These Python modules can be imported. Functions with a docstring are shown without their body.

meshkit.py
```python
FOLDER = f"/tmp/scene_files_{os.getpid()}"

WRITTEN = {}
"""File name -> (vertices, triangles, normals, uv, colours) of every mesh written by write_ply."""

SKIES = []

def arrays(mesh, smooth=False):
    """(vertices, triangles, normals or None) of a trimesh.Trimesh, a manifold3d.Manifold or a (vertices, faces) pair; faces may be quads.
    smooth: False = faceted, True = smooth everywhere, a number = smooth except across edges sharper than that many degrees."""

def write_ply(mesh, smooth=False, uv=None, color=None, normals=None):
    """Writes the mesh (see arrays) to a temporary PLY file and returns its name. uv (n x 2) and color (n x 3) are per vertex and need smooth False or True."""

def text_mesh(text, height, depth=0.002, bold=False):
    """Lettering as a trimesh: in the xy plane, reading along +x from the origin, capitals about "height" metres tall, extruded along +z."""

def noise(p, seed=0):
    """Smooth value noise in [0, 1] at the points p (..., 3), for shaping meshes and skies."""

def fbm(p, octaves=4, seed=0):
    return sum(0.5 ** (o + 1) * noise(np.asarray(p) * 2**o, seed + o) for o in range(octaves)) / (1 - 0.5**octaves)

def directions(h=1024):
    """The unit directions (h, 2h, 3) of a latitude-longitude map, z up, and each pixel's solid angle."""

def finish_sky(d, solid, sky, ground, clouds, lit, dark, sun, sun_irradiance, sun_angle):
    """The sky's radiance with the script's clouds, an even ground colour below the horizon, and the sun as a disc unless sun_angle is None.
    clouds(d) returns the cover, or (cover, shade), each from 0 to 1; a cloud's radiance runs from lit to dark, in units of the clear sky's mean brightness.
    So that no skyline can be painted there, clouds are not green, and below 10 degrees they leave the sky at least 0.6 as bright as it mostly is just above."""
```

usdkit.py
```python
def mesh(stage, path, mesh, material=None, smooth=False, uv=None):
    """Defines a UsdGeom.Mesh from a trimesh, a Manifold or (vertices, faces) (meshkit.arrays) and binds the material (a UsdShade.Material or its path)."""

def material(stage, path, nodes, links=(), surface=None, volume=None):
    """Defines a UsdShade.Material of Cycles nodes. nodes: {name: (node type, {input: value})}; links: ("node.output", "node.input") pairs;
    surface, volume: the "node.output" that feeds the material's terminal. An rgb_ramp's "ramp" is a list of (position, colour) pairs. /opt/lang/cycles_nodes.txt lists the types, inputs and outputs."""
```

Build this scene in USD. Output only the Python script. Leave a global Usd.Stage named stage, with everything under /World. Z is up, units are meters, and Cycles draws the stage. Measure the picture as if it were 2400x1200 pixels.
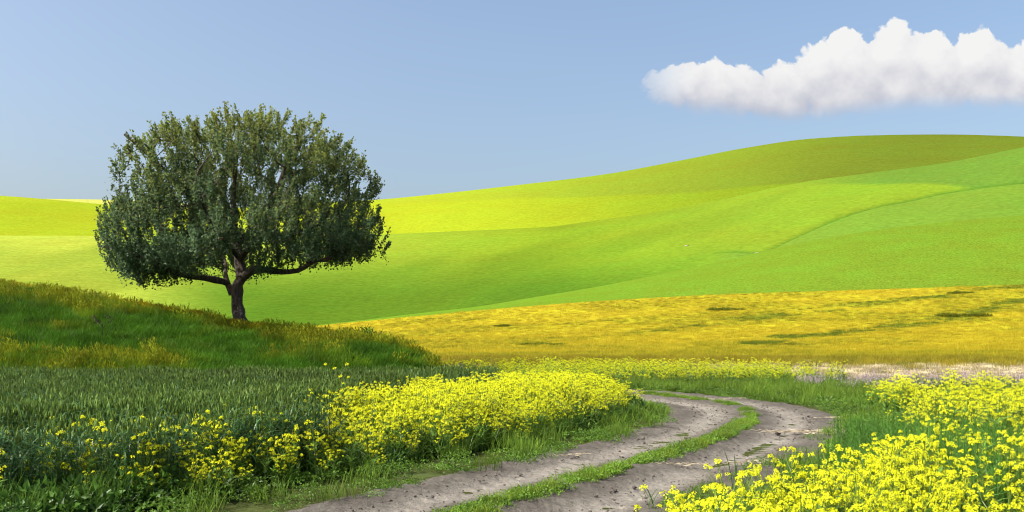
import math, numpy as np, trimesh, usdkit, meshkit
from pxr import Usd, UsdGeom, UsdLux, UsdShade, Sdf, Gf, Vt
from scipy.spatial import cKDTree

stage = Usd.Stage.CreateInMemory()
UsdGeom.SetStageUpAxis(stage, 'Z'); UsdGeom.SetStageMetersPerUnit(stage, 1.0)
UsdGeom.Xform.Define(stage, '/World'); UsdGeom.Scope.Define(stage, '/World/Looks')

# ------------------------------------------------------------------ camera, sky, sun, exposure
F, HY, EYE = 2078.0, 790.0, 1.7          # focal length and eye level in photo pixels (2400 x 1200), eye height in metres
EXPOSURE = 0.8
SUN_AZ, SUN_EL = math.radians(-114), math.radians(47)      # azimuth from +Y (view direction) towards +X
SKY_STRENGTH, SUN_INTENSITY = 0.128, 1.25
cam = UsdGeom.Camera.Define(stage, '/World/camera')
cam.CreateHorizontalApertureAttr(36.0); cam.CreateVerticalApertureAttr(18.0)
cam.CreateFocalLengthAttr(36.0 * F / 2400)
cam.CreateVerticalApertureOffsetAttr(36.0 * (HY - 600) / 2400)
cam.CreateClippingRangeAttr(Gf.Vec2f(0.1, 20000)); cam.CreateExposureAttr(EXPOSURE)
cam.AddTranslateOp().Set(Gf.Vec3d(0, 0, EYE)); cam.AddRotateXOp().Set(90.0)

sun_dir = np.array([math.sin(SUN_AZ) * math.cos(SUN_EL), math.cos(SUN_AZ) * math.cos(SUN_EL), math.sin(SUN_EL)])
sun = UsdLux.DistantLight.Define(stage, '/World/sun')
sun.CreateIntensityAttr(SUN_INTENSITY); sun.CreateNormalizeAttr(True); sun.CreateAngleAttr(0.5); sun.CreateColorAttr(Gf.Vec3f(1.0, 0.95, 0.86))
sun.AddTransformOp().Set(Gf.Matrix4d().SetRotate(Gf.Rotation(Gf.Vec3d(0, 0, 1), Gf.Vec3d(*sun_dir))))


def sky_material():
    N, L = {}, []
    N['sky'] = ('sky_texture', dict(sky_type='single_scattering', sun_disc=False, sun_elevation=SUN_EL, sun_rotation=SUN_AZ, altitude=100.0, air_density=1.15, aerosol_density=5.4, ozone_density=2.0))
    N['co'] = ('texture_coordinate', {})
    N['dir'] = ('separate_xyz', {}); L.append(('co.generated', 'dir.vector'))
    N['ysafe'] = ('math', dict(math_type='maximum', value2=0.02)); L.append(('dir.y', 'ysafe.value1'))
    N['u'] = ('math', dict(math_type='divide')); L.extend([('dir.x', 'u.value1'), ('ysafe.value', 'u.value2')])
    N['v'] = ('math', dict(math_type='divide')); L.extend([('dir.z', 'v.value1'), ('ysafe.value', 'v.value2')])
    N['p'] = ('combine_xyz', {}); L.extend([('u.value', 'p.x'), ('v.value', 'p.y')])
    # cumulus puffs: centre and radius (tangent plane of the view direction)
    px = [(1560, 215, 62), (1600, 190, 55), (1640, 225, 60), (1680, 192, 60), (1735, 190, 58), (1730, 230, 70), (1790, 235, 75), (1850, 190, 68), (1830, 235, 70), (1900, 150, 70), (1930, 210, 90), (1980, 120, 70),
          (2010, 180, 100), (2080, 100, 68), (2110, 125, 78), (2090, 200, 105), (2180, 150, 85), (2200, 200, 95), (2270, 115, 72), (2300, 135, 70), (2300, 200, 90), (2380, 160, 75), (2420, 120, 62),
          (2400, 200, 80), (2480, 150, 95), (2560, 170, 95), (2640, 200, 80), (1840, 258, 34), (1900, 255, 40), (1570, 226, 44), (1620, 228, 48), (1680, 232, 50), (1740, 236, 52), (1790, 242, 50), (1960, 244, 50), (2020, 240, 52), (2090, 236, 52), (2160, 232, 52), (2230, 228, 52), (2300, 226, 52), (2370, 224, 52), (2450, 222, 54), (2540, 222, 56)]
    puffs = [((x - 1188) / F, (HY - y - 14 * (y < 215)) / F, r * 1.02 / F) for x, y, r in px]

    def density(tag, offset):
        N[tag + 'o'] = ('vector_math', dict(math_type='add', vector2=offset)); L.append(('p.vector', tag + 'o.vector1'))
        N[tag + 'w'] = ('noise_texture', dict(dimensions='3D', scale=26.0, detail=5.0, roughness=0.55)); L.append((tag + 'o.vector', tag + 'w.vector'))
        N[tag + 'wc'] = ('vector_math', dict(math_type='subtract', vector2=(0.5, 0.5, 0.5))); L.append((tag + 'w.color', tag + 'wc.vector1'))
        N[tag + 'ws'] = ('vector_math', dict(math_type='scale', scale=0.030)); L.append((tag + 'wc.vector', tag + 'ws.vector1'))
        N[tag + 'q'] = ('vector_math', dict(math_type='add')); L.extend([(tag + 'o.vector', tag + 'q.vector1'), (tag + 'ws.vector', tag + 'q.vector2')])
        N[tag + 'qf'] = ('vector_math', dict(math_type='multiply', vector2=(1, 1, 0))); L.append((tag + 'q.vector', tag + 'qf.vector1'))
        last = None
        for i, (a, b, r) in enumerate(puffs):
            N[f'{tag}d{i}'] = ('vector_math', dict(math_type='distance', vector2=(a, b, 0))); L.append((tag + 'qf.vector', f'{tag}d{i}.vector1'))
            N[f'{tag}m{i}'] = ('map_range', dict(range_type='linear', from_min=r * 1.55, from_max=0.0, to_min=0.0, to_max=1.0, clamp=True)); L.append((f'{tag}d{i}.value', f'{tag}m{i}.value'))
            if last is None:
                last = f'{tag}m{i}.result'
            else:
                N[f'{tag}x{i}'] = ('math', dict(math_type='smoothmax', value3=0.10)); L.extend([(last, f'{tag}x{i}.value1'), (f'{tag}m{i}.result', f'{tag}x{i}.value2')])
                last = f'{tag}x{i}.value'
        N[tag + 'vo'] = ('voronoi_texture', dict(feature='f1', scale=28.0, detail=3.0, roughness=0.6)); L.append((tag + 'qf.vector', tag + 'vo.vector'))
        N[tag + 'bil'] = ('math', dict(math_type='multiply_add', value2=-0.30, value3=0.125)); L.append((tag + 'vo.distance', tag + 'bil.value1'))
        N[tag + 'sum'] = ('math', dict(math_type='add')); L.extend([(last, tag + 'sum.value1'), (tag + 'bil.value', tag + 'sum.value2')])
        return tag + 'sum.value'

    a = density('a', (0, 0, 0))
    b = density('b', (-0.012, 0.022, 0))
    # soft below, crisp on top
    N['vh'] = ('map_range', dict(range_type='smoothstep', from_min=0.245, from_max=0.31, to_min=0.34, to_max=0.085, clamp=True)); L.append(('v.value', 'vh.value'))
    N['lo'] = ('value', dict(value=0.16))
    N['hi'] = ('math', dict(math_type='add', value2=0.16)); L.append(('vh.result', 'hi.value1'))
    N['cov'] = ('map_range', dict(range_type='smoothstep', from_min=0.16, to_min=0.0, to_max=1.0, clamp=True)); L.extend([(a, 'cov.value'), ('hi.value', 'cov.from_max')])
    N['base'] = ('map_range', dict(range_type='smoothstep', from_min=0.235, from_max=0.262, to_min=0.0, to_max=1.0, clamp=True)); N['bs'] = ('map_range', dict(range_type='smoothstep', from_min=0.30, from_max=0.47, to_min=0.0, to_max=-0.016, clamp=True)); N['bl'] = ('map_range', dict(range_type='smoothstep', from_min=0.22, from_max=0.30, to_min=-0.010, to_max=0.0, clamp=True)); L.extend([('u.value', 'bs.value'), ('u.value', 'bl.value')])
    N['vs'] = ('math', dict(math_type='add')); N['vt'] = ('math', dict(math_type='add')); L.extend([('v.value', 'vs.value1'), ('bs.result', 'vs.value2'), ('vs.value', 'vt.value1'), ('bl.result', 'vt.value2')])
    L.append(('vt.value', 'base.value'))
    N['tail'] = ('map_range', dict(range_type='smoothstep', from_min=0.135, from_max=0.21, to_min=0.35, to_max=1.0, clamp=True)); L.append(('u.value', 'tail.value'))
    N['bt'] = ('math', dict(math_type='multiply')); L.extend([('base.result', 'bt.value1'), ('tail.result', 'bt.value2')])
    N['front'] = ('math', dict(math_type='greater_than', value2=0.1)); L.append(('dir.y', 'front.value1'))
    N['cov2'] = ('math', dict(math_type='multiply')); L.extend([('cov.result', 'cov2.value1'), ('bt.value', 'cov2.value2')])
    N['cov3'] = ('math', dict(math_type='multiply')); L.extend([('cov2.value', 'cov3.value1'), ('front.value', 'cov3.value2')])
    N['grad'] = ('math', dict(math_type='subtract')); L.extend([(a, 'grad.value1'), (b, 'grad.value2')])
    N['hgt'] = ('map_range', dict(range_type='linear', from_min=0.245, from_max=0.315, to_min=0.14, to_max=0.80, clamp=True)); L.append(('v.value', 'hgt.value'))
    N['lit'] = ('math', dict(math_type='multiply_add', value2=0.62, use_clamp=True)); L.extend([('grad.value', 'lit.value1'), ('hgt.result', 'lit.value3')])  # cloud's sunlit tops and shaded base painted into the sky colour
    N['cr'] = ('rgb_ramp', {'ramp': [(0.0, CLOUD[0]), (0.35, CLOUD[1]), (0.7, CLOUD[2]), (1.0, CLOUD[3])]}); L.append(('lit.value', 'cr.fac'))
    N['mix'] = ('mix', dict(mix_type='mix', use_clamp=False))
    L.extend([('cov3.value', 'mix.fac'), ('sky.color', 'mix.color1'), ('cr.color', 'mix.color2')])
    N['bg'] = ('background_shader', dict(strength=SKY_STRENGTH)); L.append(('sky.color', 'bg.color'))
    N['bgc'] = ('background_shader', dict(strength=SKY_STRENGTH)); L.append(('mix.color', 'bgc.color'))
    # the region of the sky that holds the cloud (saves working out the cloud elsewhere)
    N['near'] = ('vector_math', dict(math_type='distance', vector2=(0.42, 0.30, 0))); N['pf'] = ('vector_math', dict(math_type='multiply', vector2=(1, 2.4, 0)))
    N['pc'] = ('vector_math', dict(math_type='subtract', vector2=(0.45, 0.30, 0))); L.extend([('p.vector', 'pc.vector1'), ('pc.vector', 'pf.vector1')])
    N['len'] = ('vector_math', dict(math_type='length')); L.append(('pf.vector', 'len.vector1')); del N['near']
    N['in'] = ('math', dict(math_type='less_than', value2=0.42)); L.append(('len.value', 'in.value1'))
    N['gate'] = ('math', dict(math_type='multiply')); L.extend([('in.value', 'gate.value1'), ('front.value', 'gate.value2')])
    N['out'] = ('mix_closure', {}); L.extend([('gate.value', 'out.fac'), ('bg.background', 'out.closure1'), ('bgc.background', 'out.closure2')])
    return usdkit.material(stage, '/World/Looks/sky', N, L, surface='out.closure')


CLOUD = [(2.3, 2.38, 2.78), (2.82, 2.87, 3.15), (3.6, 3.6, 3.7), (4.05, 4.05, 4.03)]
dome = UsdLux.DomeLight.Define(stage, '/World/sky'); dome.CreateIntensityAttr(1.0)
UsdShade.MaterialBindingAPI.Apply(dome.GetPrim()).Bind(sky_material())
dome.GetPrim().SetCustomDataByKey('kind', 'structure'); dome.GetPrim().SetCustomDataByKey('label', 'pale blue sky with one white cumulus cloud on the right')

# ------------------------------------------------------------------ helpers
rng = np.random.default_rng(11)
USED = {}


def number(name, parent='/World'):
    key = parent + '/' + name; k = USED.get(key, 0); USED[key] = k + 1
    return key if k == 0 else f'{key}_{k:03d}'


def tag(p, label=None, cat=None, group=None, kind=None):
    p = p.GetPrim() if hasattr(p, 'GetPrim') else p
    for k, t in (('label', label), ('category', cat), ('group', group), ('kind', kind)):
        if t: p.SetCustomDataByKey(k, t)
    return p


def G(px, py, z=0.0):
    """The point of height z that the photograph shows at (px, py)."""
    d = (EYE - z) * F / (py - HY)
    return np.array([(px - 1200) / F * d, d])


def at(px, py, Y):
    return np.array([(px - 1200) / F * Y, Y, EYE + (HY - py) / F * Y])


class MB:
    """Collects vertices, triangles and a colour for each vertex."""

    def __init__(s): s.v, s.f, s.c, s.n = [], [], [], 0

    def add(s, v, f, c):
        v = np.asarray(v, float).reshape(-1, 3); c = np.broadcast_to(np.asarray(c, float), (len(v), 3))
        s.v.append(v); s.f.append(np.asarray(f, int).reshape(-1, 3) + s.n); s.c.append(c); s.n += len(v); return s

    def build(s, path, mat, smooth=False):
        return put(path, (np.vstack(s.v), np.vstack(s.f)), np.vstack(s.c), mat, smooth)


def put(path, vf, tint, mat, smooth=False):
    m = usdkit.mesh(stage, path, vf, mat, smooth=smooth)
    if tint is not None:
        UsdGeom.PrimvarsAPI(m).CreatePrimvar('tint', Sdf.ValueTypeNames.Color3fArray, 'vertex').Set(Vt.Vec3fArray.FromNumpy(np.asarray(tint, np.float32)))
    return m


def blades(mb, base, yaw, h, w, lean, curl, col0, col1, segs=3, rows=None):
    """Grass blades: tapering bent strips. All arguments are arrays of one length (or scalars)."""
    n = len(base); yaw, h, w, lean, curl = (np.broadcast_to(np.asarray(a, float), (n,)) for a in (yaw, h, w, lean, curl))
    t = np.linspace(0, 1, segs + 1)
    hx = lean[:, None] * t + curl[:, None] * t ** 2.2
    hz = np.sqrt(np.maximum(0.02, 1 - 0.0 * t)) * t - 0.45 * np.abs(curl[:, None]) * t ** 3
    dx, dy = np.cos(yaw), np.sin(yaw)
    c = np.stack([base[:, None, 0] + h[:, None] * hx * dx[:, None], base[:, None, 1] + h[:, None] * hx * dy[:, None], base[:, None, 2] + h[:, None] * hz], -1)
    wid = w[:, None] * 0.5 * np.array([*np.clip(0.7 + 0.6 * t[:-1] * (1 - t[:-1]) * 2 - 0.35 * t[:-1], 0.1, 1), 0.05])
    tw = rng.uniform(-0.6, 0.6, n)
    sx, sy, sz = -np.sin(yaw + tw), np.cos(yaw + tw), rng.uniform(-0.25, 0.25, n)
    side = np.stack([sx, sy, sz], -1)[:, None, :] * wid[..., None]
    v = np.stack([c - side, c + side], 2).reshape(n, -1, 3)
    f = []
    for k in range(segs):
        a = 2 * k; f += [[a, a + 1, a + 3], [a, a + 3, a + 2]]
    m = 2 * (segs + 1)
    f = (np.array(f)[None] + (np.arange(n) * m)[:, None, None]).reshape(-1, 3)
    col0, col1 = (np.broadcast_to(np.asarray(a, float), (n, 3)) for a in (col0, col1))
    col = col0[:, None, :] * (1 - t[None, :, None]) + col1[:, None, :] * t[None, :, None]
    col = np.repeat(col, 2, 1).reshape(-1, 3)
    mb.add(v.reshape(-1, 3), f, col)


def leaves(mb, pos, d, size, col, aspect=0.6, fold=0.25, droop=0.15, face=None):
    """Leaves: diamonds folded along the midrib, each pointing along d."""
    n = len(pos); d = d / (np.linalg.norm(d, axis=1, keepdims=True) + 1e-9)
    r = rng.normal(size=(n, 3)); r = r if face is None else r * .55 + face; s = np.cross(r, d); s /= np.linalg.norm(s, axis=1, keepdims=True) + 1e-9
    u = np.cross(s, d); size = np.broadcast_to(np.asarray(size, float), (n,))[:, None]
    mid = pos + d * size * 0.45
    v = np.stack([pos, mid + s * size * aspect * 0.5 + u * size * fold * 0.5, pos + d * size - u * size * droop, mid - s * size * aspect * 0.5 + u * size * fold * 0.5, mid], 1)
    f = (np.array([[0, 1, 4], [1, 2, 4], [2, 3, 4], [3, 0, 4]])[None] + (np.arange(n) * 5)[:, None, None]).reshape(-1, 3)
    col = np.repeat(np.broadcast_to(np.asarray(col, float), (n, 3)), 5, 0)
    mb.add(v.reshape(-1, 3), f, col)


def tube(mb, pts, rad, col, sides=5, cap=False):
    p = np.asarray(pts, float); rad = np.broadcast_to(np.asarray(rad, float), (len(p),))
    t = np.gradient(p, axis=0); t /= np.linalg.norm(t, axis=1, keepdims=True) + 1e-12
    a = np.cross(t, [0.31, 0.95, 0.02]); a /= np.linalg.norm(a, axis=1, keepdims=True) + 1e-9; b = np.cross(t, a)
    an = np.arange(sides) * 2 * np.pi / sides
    v = p[:, None] + rad[:, None, None] * (np.cos(an)[None, :, None] * a[:, None] + np.sin(an)[None, :, None] * b[:, None])
    i, j = np.meshgrid(np.arange(len(p) - 1), np.arange(sides), indexing='ij')
    q = np.stack([i * sides + j, i * sides + (j + 1) % sides, (i + 1) * sides + (j + 1) % sides, (i + 1) * sides + j], -1).reshape(-1, 4)
    mb.add(v.reshape(-1, 3), np.vstack([q[:, [0, 1, 2]], q[:, [0, 2, 3]]]), col)


def inpoly(P, poly):
    poly = np.asarray(poly); x, y = P[:, 0], P[:, 1]; ins = np.zeros(len(P), bool)
    for (x0, y0), (x1, y1) in zip(poly, np.roll(poly, -1, 0)):
        c = ((y0 > y) != (y1 > y)) & (x < (x1 - x0) * (y - y0) / (y1 - y0 + 1e-12) + x0); ins ^= c
    return ins


def n2(x, y, s, seed=0, o=3):
    return meshkit.fbm(np.stack([np.asarray(x) / s, np.asarray(y) / s, np.zeros_like(np.asarray(x, float)) + 0.37], -1), o, seed)


def scatter(path, protos, P, yaw=None, scale=None, idx=None, tilt=0.0, kind='stuff', label=None, cat=None):
    """One PointInstancer. protos: functions that build the prototype under the given path."""
    n = len(P); pi = UsdGeom.PointInstancer.Define(stage, path); paths = []
    for k, fn in enumerate(protos):
        pp = f'{path}/clump_{k:03d}' if k else f'{path}/clump'
        UsdGeom.Xform.Define(stage, pp); fn(pp); paths.append(pp)
    pi.CreatePrototypesRel().SetTargets([Sdf.Path(p) for p in paths])
    yaw = rng.uniform(0, 2 * np.pi, n) if yaw is None else yaw; scale = np.ones(n) if scale is None else scale
    idx = rng.integers(0, len(protos), n) if idx is None else idx
    pi.CreateProtoIndicesAttr(Vt.IntArray.FromNumpy(np.asarray(idx, np.int32)))
    pi.CreatePositionsAttr(Vt.Vec3fArray.FromNumpy(np.asarray(P, np.float32)))
    ta, tb = rng.normal(0, tilt, n), rng.uniform(0, 2 * np.pi, n)
    q = [Gf.Quath(*map(float, (math.cos(y / 2) * math.cos(a / 2), math.cos(b) * math.sin(a / 2), math.sin(b) * math.sin(a / 2), math.sin(y / 2) * math.cos(a / 2)))) for y, a, b in zip(yaw, ta, tb)]
    q = [x.GetNormalized() for x in q]
    pi.CreateOrientationsAttr(Vt.QuathArray(q))
    sc = np.asarray(scale, float); sc = np.stack([sc] * 3, -1) if sc.ndim == 1 else sc
    pi.CreateScalesAttr(Vt.Vec3fArray.FromNumpy(sc.astype(np.float32)))
    tag(pi, label, cat, kind=kind)
    return pi


# ------------------------------------------------------------------ materials
def plant_material(name, trans=0.35, rough=0.55, spec=0.25, vary=0.5, hue=0.014, wscale=0.25, wvary=0.5, sat=1.0):
    """Leafy matter: its colour from the mesh's tint, varied from plant to plant and over the ground; light passes through."""
    N = {'t': ('attribute', dict(attribute='tint')), 'o': ('object_info', {}), 'g': ('geometry', {}),
         'nz': ('noise_texture', dict(dimensions='3D', scale=wscale, detail=3.0)),
         'mr': ('map_range', dict(from_min=0.0, from_max=1.0, to_min=1 - vary / 2, to_max=1 + vary / 2)),
         'mi': ('map_range', dict(from_min=0.0, from_max=1.0, to_min=1 - vary / 2, to_max=1 + vary / 2)),
         'mw': ('map_range', dict(from_min=0.3, from_max=0.7, to_min=1 - wvary / 2, to_max=1 + wvary / 2, clamp=True)),
         'a': ('math', dict(math_type='multiply')), 'b': ('math', dict(math_type='multiply')),
         'hu': ('map_range', dict(from_min=0.0, from_max=1.0, to_min=0.5 - hue, to_max=0.5 + hue)),
         'h': ('hsv', dict(saturation=sat)),
         'p': ('principled_bsdf', dict(roughness=rough, specular_ior_level=spec)),
         'tr': ('translucent_bsdf', {}), 'm': ('mix_closure', dict(fac=trans))}
    L = [('g.position', 'nz.vector'), ('o.random', 'mr.value'), ('g.random_per_island', 'mi.value'), ('nz.fac', 'mw.value'), ('mr.result', 'a.value1'), ('mw.result', 'a.value2'),
         ('a.value', 'b.value1'), ('mi.result', 'b.value2'), ('g.random_per_island', 'hu.value'), ('hu.result', 'h.hue'), ('b.value', 'h.value'), ('t.color', 'h.color'),
         ('h.color', 'p.base_color'), ('h.color', 'tr.color'), ('p.BSDF', 'm.closure1'), ('tr.BSDF', 'm.closure2')]
    return usdkit.material(stage, f'/World/Looks/{name}', N, L, surface='m.closure')


def field_material(name, fine=(3.0, 0.35), mid=(0.25, 0.25), streak=0.3, bump=0.5, bdist=0.3, stretch=(1, 1, 1), hue=0.02):
    """A field seen from afar: the tint (crop colour, on the far hills also painted light and shade) with fine blades' grain, patches and drill lines."""
    N = {'t': ('attribute', dict(attribute='tint')), 'g': ('geometry', {}), 'mp': ('mapping', dict(scale=stretch)),
         'n1': ('noise_texture', dict(dimensions='3D', scale=fine[0], detail=4.0, roughness=0.65)), 'n2': ('noise_texture', dict(dimensions='3D', scale=mid[0], detail=4.0, roughness=0.6)),
         'ms': ('mapping', dict(scale=(0.05, 0.9, 1.4), rotation=(0, 0, 0.25))), 'n3': ('noise_texture', dict(dimensions='3D', scale=1.0, detail=5.0, roughness=0.6)),
         'r1': ('map_range', dict(from_min=0.25, from_max=0.75, to_min=1 - fine[1], to_max=1 + fine[1])),
         'r2': ('map_range', dict(from_min=0.3, from_max=0.7, to_min=1 - mid[1], to_max=1 + mid[1])),
         'r3': ('map_range', dict(from_min=0.3, from_max=0.7, to_min=1 - streak, to_max=1 + streak)),
         'a': ('math', dict(math_type='multiply')), 'b': ('math', dict(math_type='multiply')),
         'hu': ('map_range', dict(from_min=0.3, from_max=0.7, to_min=0.5 - hue, to_max=0.5 + hue)), 'h': ('hsv', dict(saturation=1.0)),
         'bp': ('bump', dict(strength=bump, distance=bdist)), 'p': ('principled_bsdf', dict(roughness=0.95, specular_ior_level=0.0))}
    L = [('g.position', 'mp.vector'), ('mp.vector', 'n1.vector'), ('mp.vector', 'n2.vector'), ('g.position', 'ms.vector'), ('ms.vector', 'n3.vector'), ('n1.fac', 'r1.value'), ('n2.fac', 'r2.value'), ('n3.fac', 'r3.value'),
         ('r1.result', 'a.value1'), ('r2.result', 'a.value2'), ('a.value', 'b.value1'), ('r3.result', 'b.value2'), ('b.value', 'h.value'), ('n2.fac', 'hu.value'), ('hu.result', 'h.hue'), ('t.color', 'h.color'),
         ('h.color', 'p.base_color'), ('n1.fac', 'bp.height'), ('bp.normal', 'p.normal')]
    return usdkit.material(stage, f'/World/Looks/{name}', N, L, surface='p.BSDF')


M = {}
M['grass'] = plant_material('grass', trans=0.35, vary=0.5, spec=0.08)
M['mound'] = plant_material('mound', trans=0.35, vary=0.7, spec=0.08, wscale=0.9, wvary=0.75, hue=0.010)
M['gold'] = plant_material('gold', trans=0.35, vary=0.28, spec=0.05, hue=0.008, wvary=0.3)
M['weed'] = plant_material('weed', trans=0.3, rough=0.42, spec=0.25, vary=0.5)
M['wheat'] = plant_material('wheat', trans=0.22, rough=0.36, spec=0.32, vary=0.4, hue=0.012)
M['petal'] = plant_material('petal', trans=0.45, rough=0.6, spec=0.1, vary=0.2, hue=0.008, wvary=0.1)
M['leaf'] = plant_material('leaf', trans=0.46, rough=0.5, spec=0.16, vary=0.8, hue=0.01, wscale=0.9, wvary=0.7)  # broad brightness noise stands for sunlit clumps and dark gaps in the crown
M['far_field'] = field_material('far_field', fine=(1.0, 0.24), mid=(0.03, 0.07), streak=0.09, bump=0.4, bdist=0.6, stretch=(0.4, 0.8, 1.6), hue=0.012)
M['near_field'] = field_material('near_field', fine=(1.8, 0.5), mid=(0.08, 0.09), streak=0.05, bump=0.6, bdist=0.4, hue=0.012)
M['gold_field'] = field_material('gold_field', fine=(1.6, 0.35), mid=(0.10, 0.12), streak=0.12, bump=0.6, bdist=0.4, hue=0.012)
M['soil'] = field_material('soil', fine=(9.0, 0.4), mid=(1.1, 0.3), streak=0.0, bump=0.8, bdist=0.05)
M['stone'] = usdkit.material(stage, '/World/Looks/stone', {'g': ('geometry', {}), 'n': ('noise_texture', dict(scale=2.5, detail=6.0)), 'r': ('rgb_ramp', {'ramp': [(0.3, (0.16, 0.14, 0.10)), (0.7, (0.27, 0.24, 0.18))]}), 'p': ('principled_bsdf', dict(roughness=0.9))},
                             [('g.position', 'n.vector'), ('n.fac', 'r.fac'), ('r.color', 'p.base_color')], surface='p.BSDF')
M['bark'] = usdkit.material(stage, '/World/Looks/bark', {
    'g': ('geometry', {}), 'mp': ('mapping', dict(scale=(9, 9, 1.6))), 'n': ('noise_texture', dict(scale=1.6, detail=7.0, roughness=0.65)), 'r': ('rgb_ramp', {'ramp': [(0.3, (0.022, 0.017, 0.014)), (0.55, (0.07, 0.055, 0.045)), (0.75, (0.13, 0.11, 0.095))]}),
    'n2': ('noise_texture', dict(scale=9.0, detail=4.0)), 'lc': ('map_range', dict(from_min=0.56, from_max=0.66, to_min=0.0, to_max=0.7, clamp=True)), 'sz': ('separate_xyz', {}), 'lo': ('map_range', dict(from_min=3.4, from_max=2.5, to_min=0.0, to_max=1.0, clamp=True)),
    'k': ('math', dict(math_type='multiply')), 'mx': ('mix', dict(color2=(0.42, 0.40, 0.38))), 'b': ('bump', dict(strength=0.9, distance=0.06)), 'p': ('principled_bsdf', dict(roughness=0.9, specular_ior_level=0.2))},
    [('g.position', 'mp.vector'), ('mp.vector', 'n.vector'), ('n.fac', 'r.fac'), ('g.position', 'n2.vector'), ('n2.fac', 'lc.value'), ('g.position', 'sz.vector'), ('sz.z', 'lo.value'), ('lc.result', 'k.value1'), ('lo.result', 'k.value2'),
     ('k.value', 'mx.fac'), ('r.color', 'mx.color1'), ('mx.color', 'p.base_color'), ('n.fac', 'b.height'), ('b.normal', 'p.normal')], surface='p.BSDF')
M['dirt'] = usdkit.material(stage, '/World/Looks/dirt', {
    'g': ('geometry', {}), 't': ('attribute', dict(attribute='tint')), 'n1': ('noise_texture', dict(scale=14.0, detail=8.0, roughness=0.7)), 'n2': ('noise_texture', dict(scale=1.3, detail=5.0, roughness=0.6)),
    'mp': ('mapping', dict(rotation=(0, 0, 0.48), scale=(6.0, 0.6, 1.0))), 'n3': ('noise_texture', dict(scale=2.2, detail=5.0, roughness=0.6)),
    'r': ('rgb_ramp', {'ramp': [(0.25, (0.55, 0.55, 0.55)), (0.5, (1.0, 1.0, 1.0)), (0.75, (1.3, 1.28, 1.25))]}), 'r2': ('rgb_ramp', {'ramp': [(0.3, (0.72, 0.70, 0.69)), (0.7, (1.22, 1.22, 1.2))]}),
    'r3': ('rgb_ramp', {'ramp': [(0.3, (0.8, 0.79, 0.78)), (0.7, (1.15, 1.15, 1.15))]}),
    'a': ('mix', dict(mix_type='multiply', fac=1.0)), 'b': ('mix', dict(mix_type='multiply', fac=1.0)), 'c': ('mix', dict(mix_type='multiply', fac=1.0)),
    'bp': ('bump', dict(strength=1.0, distance=0.06)), 'p': ('principled_bsdf', dict(roughness=0.95, specular_ior_level=0.1))},
    [('g.position', 'n1.vector'), ('g.position', 'n2.vector'), ('g.position', 'mp.vector'), ('mp.vector', 'n3.vector'), ('n1.fac', 'r.fac'), ('n2.fac', 'r2.fac'), ('n3.fac', 'r3.fac'), ('t.color', 'a.color1'), ('r.color', 'a.color2'), ('a.color', 'b.color1'), ('r2.color', 'b.color2'),
     ('b.color', 'c.color1'), ('r3.color', 'c.color2'), ('c.color', 'p.base_color'), ('n1.fac', 'bp.height'), ('bp.normal', 'p.normal')], surface='p.BSDF')

# ------------------------------------------------------------------ the hills
U = np.arange(-1000, 3401, 5.0)


def prof(pts):
    pts = np.array(sorted(pts), float)
    from scipy.interpolate import PchipInterpolator
    f = PchipInterpolator(pts[:, 0], pts[:, 1])
    return lambda u: f(np.clip(u, pts[0, 0], pts[-1, 0]))


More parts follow.
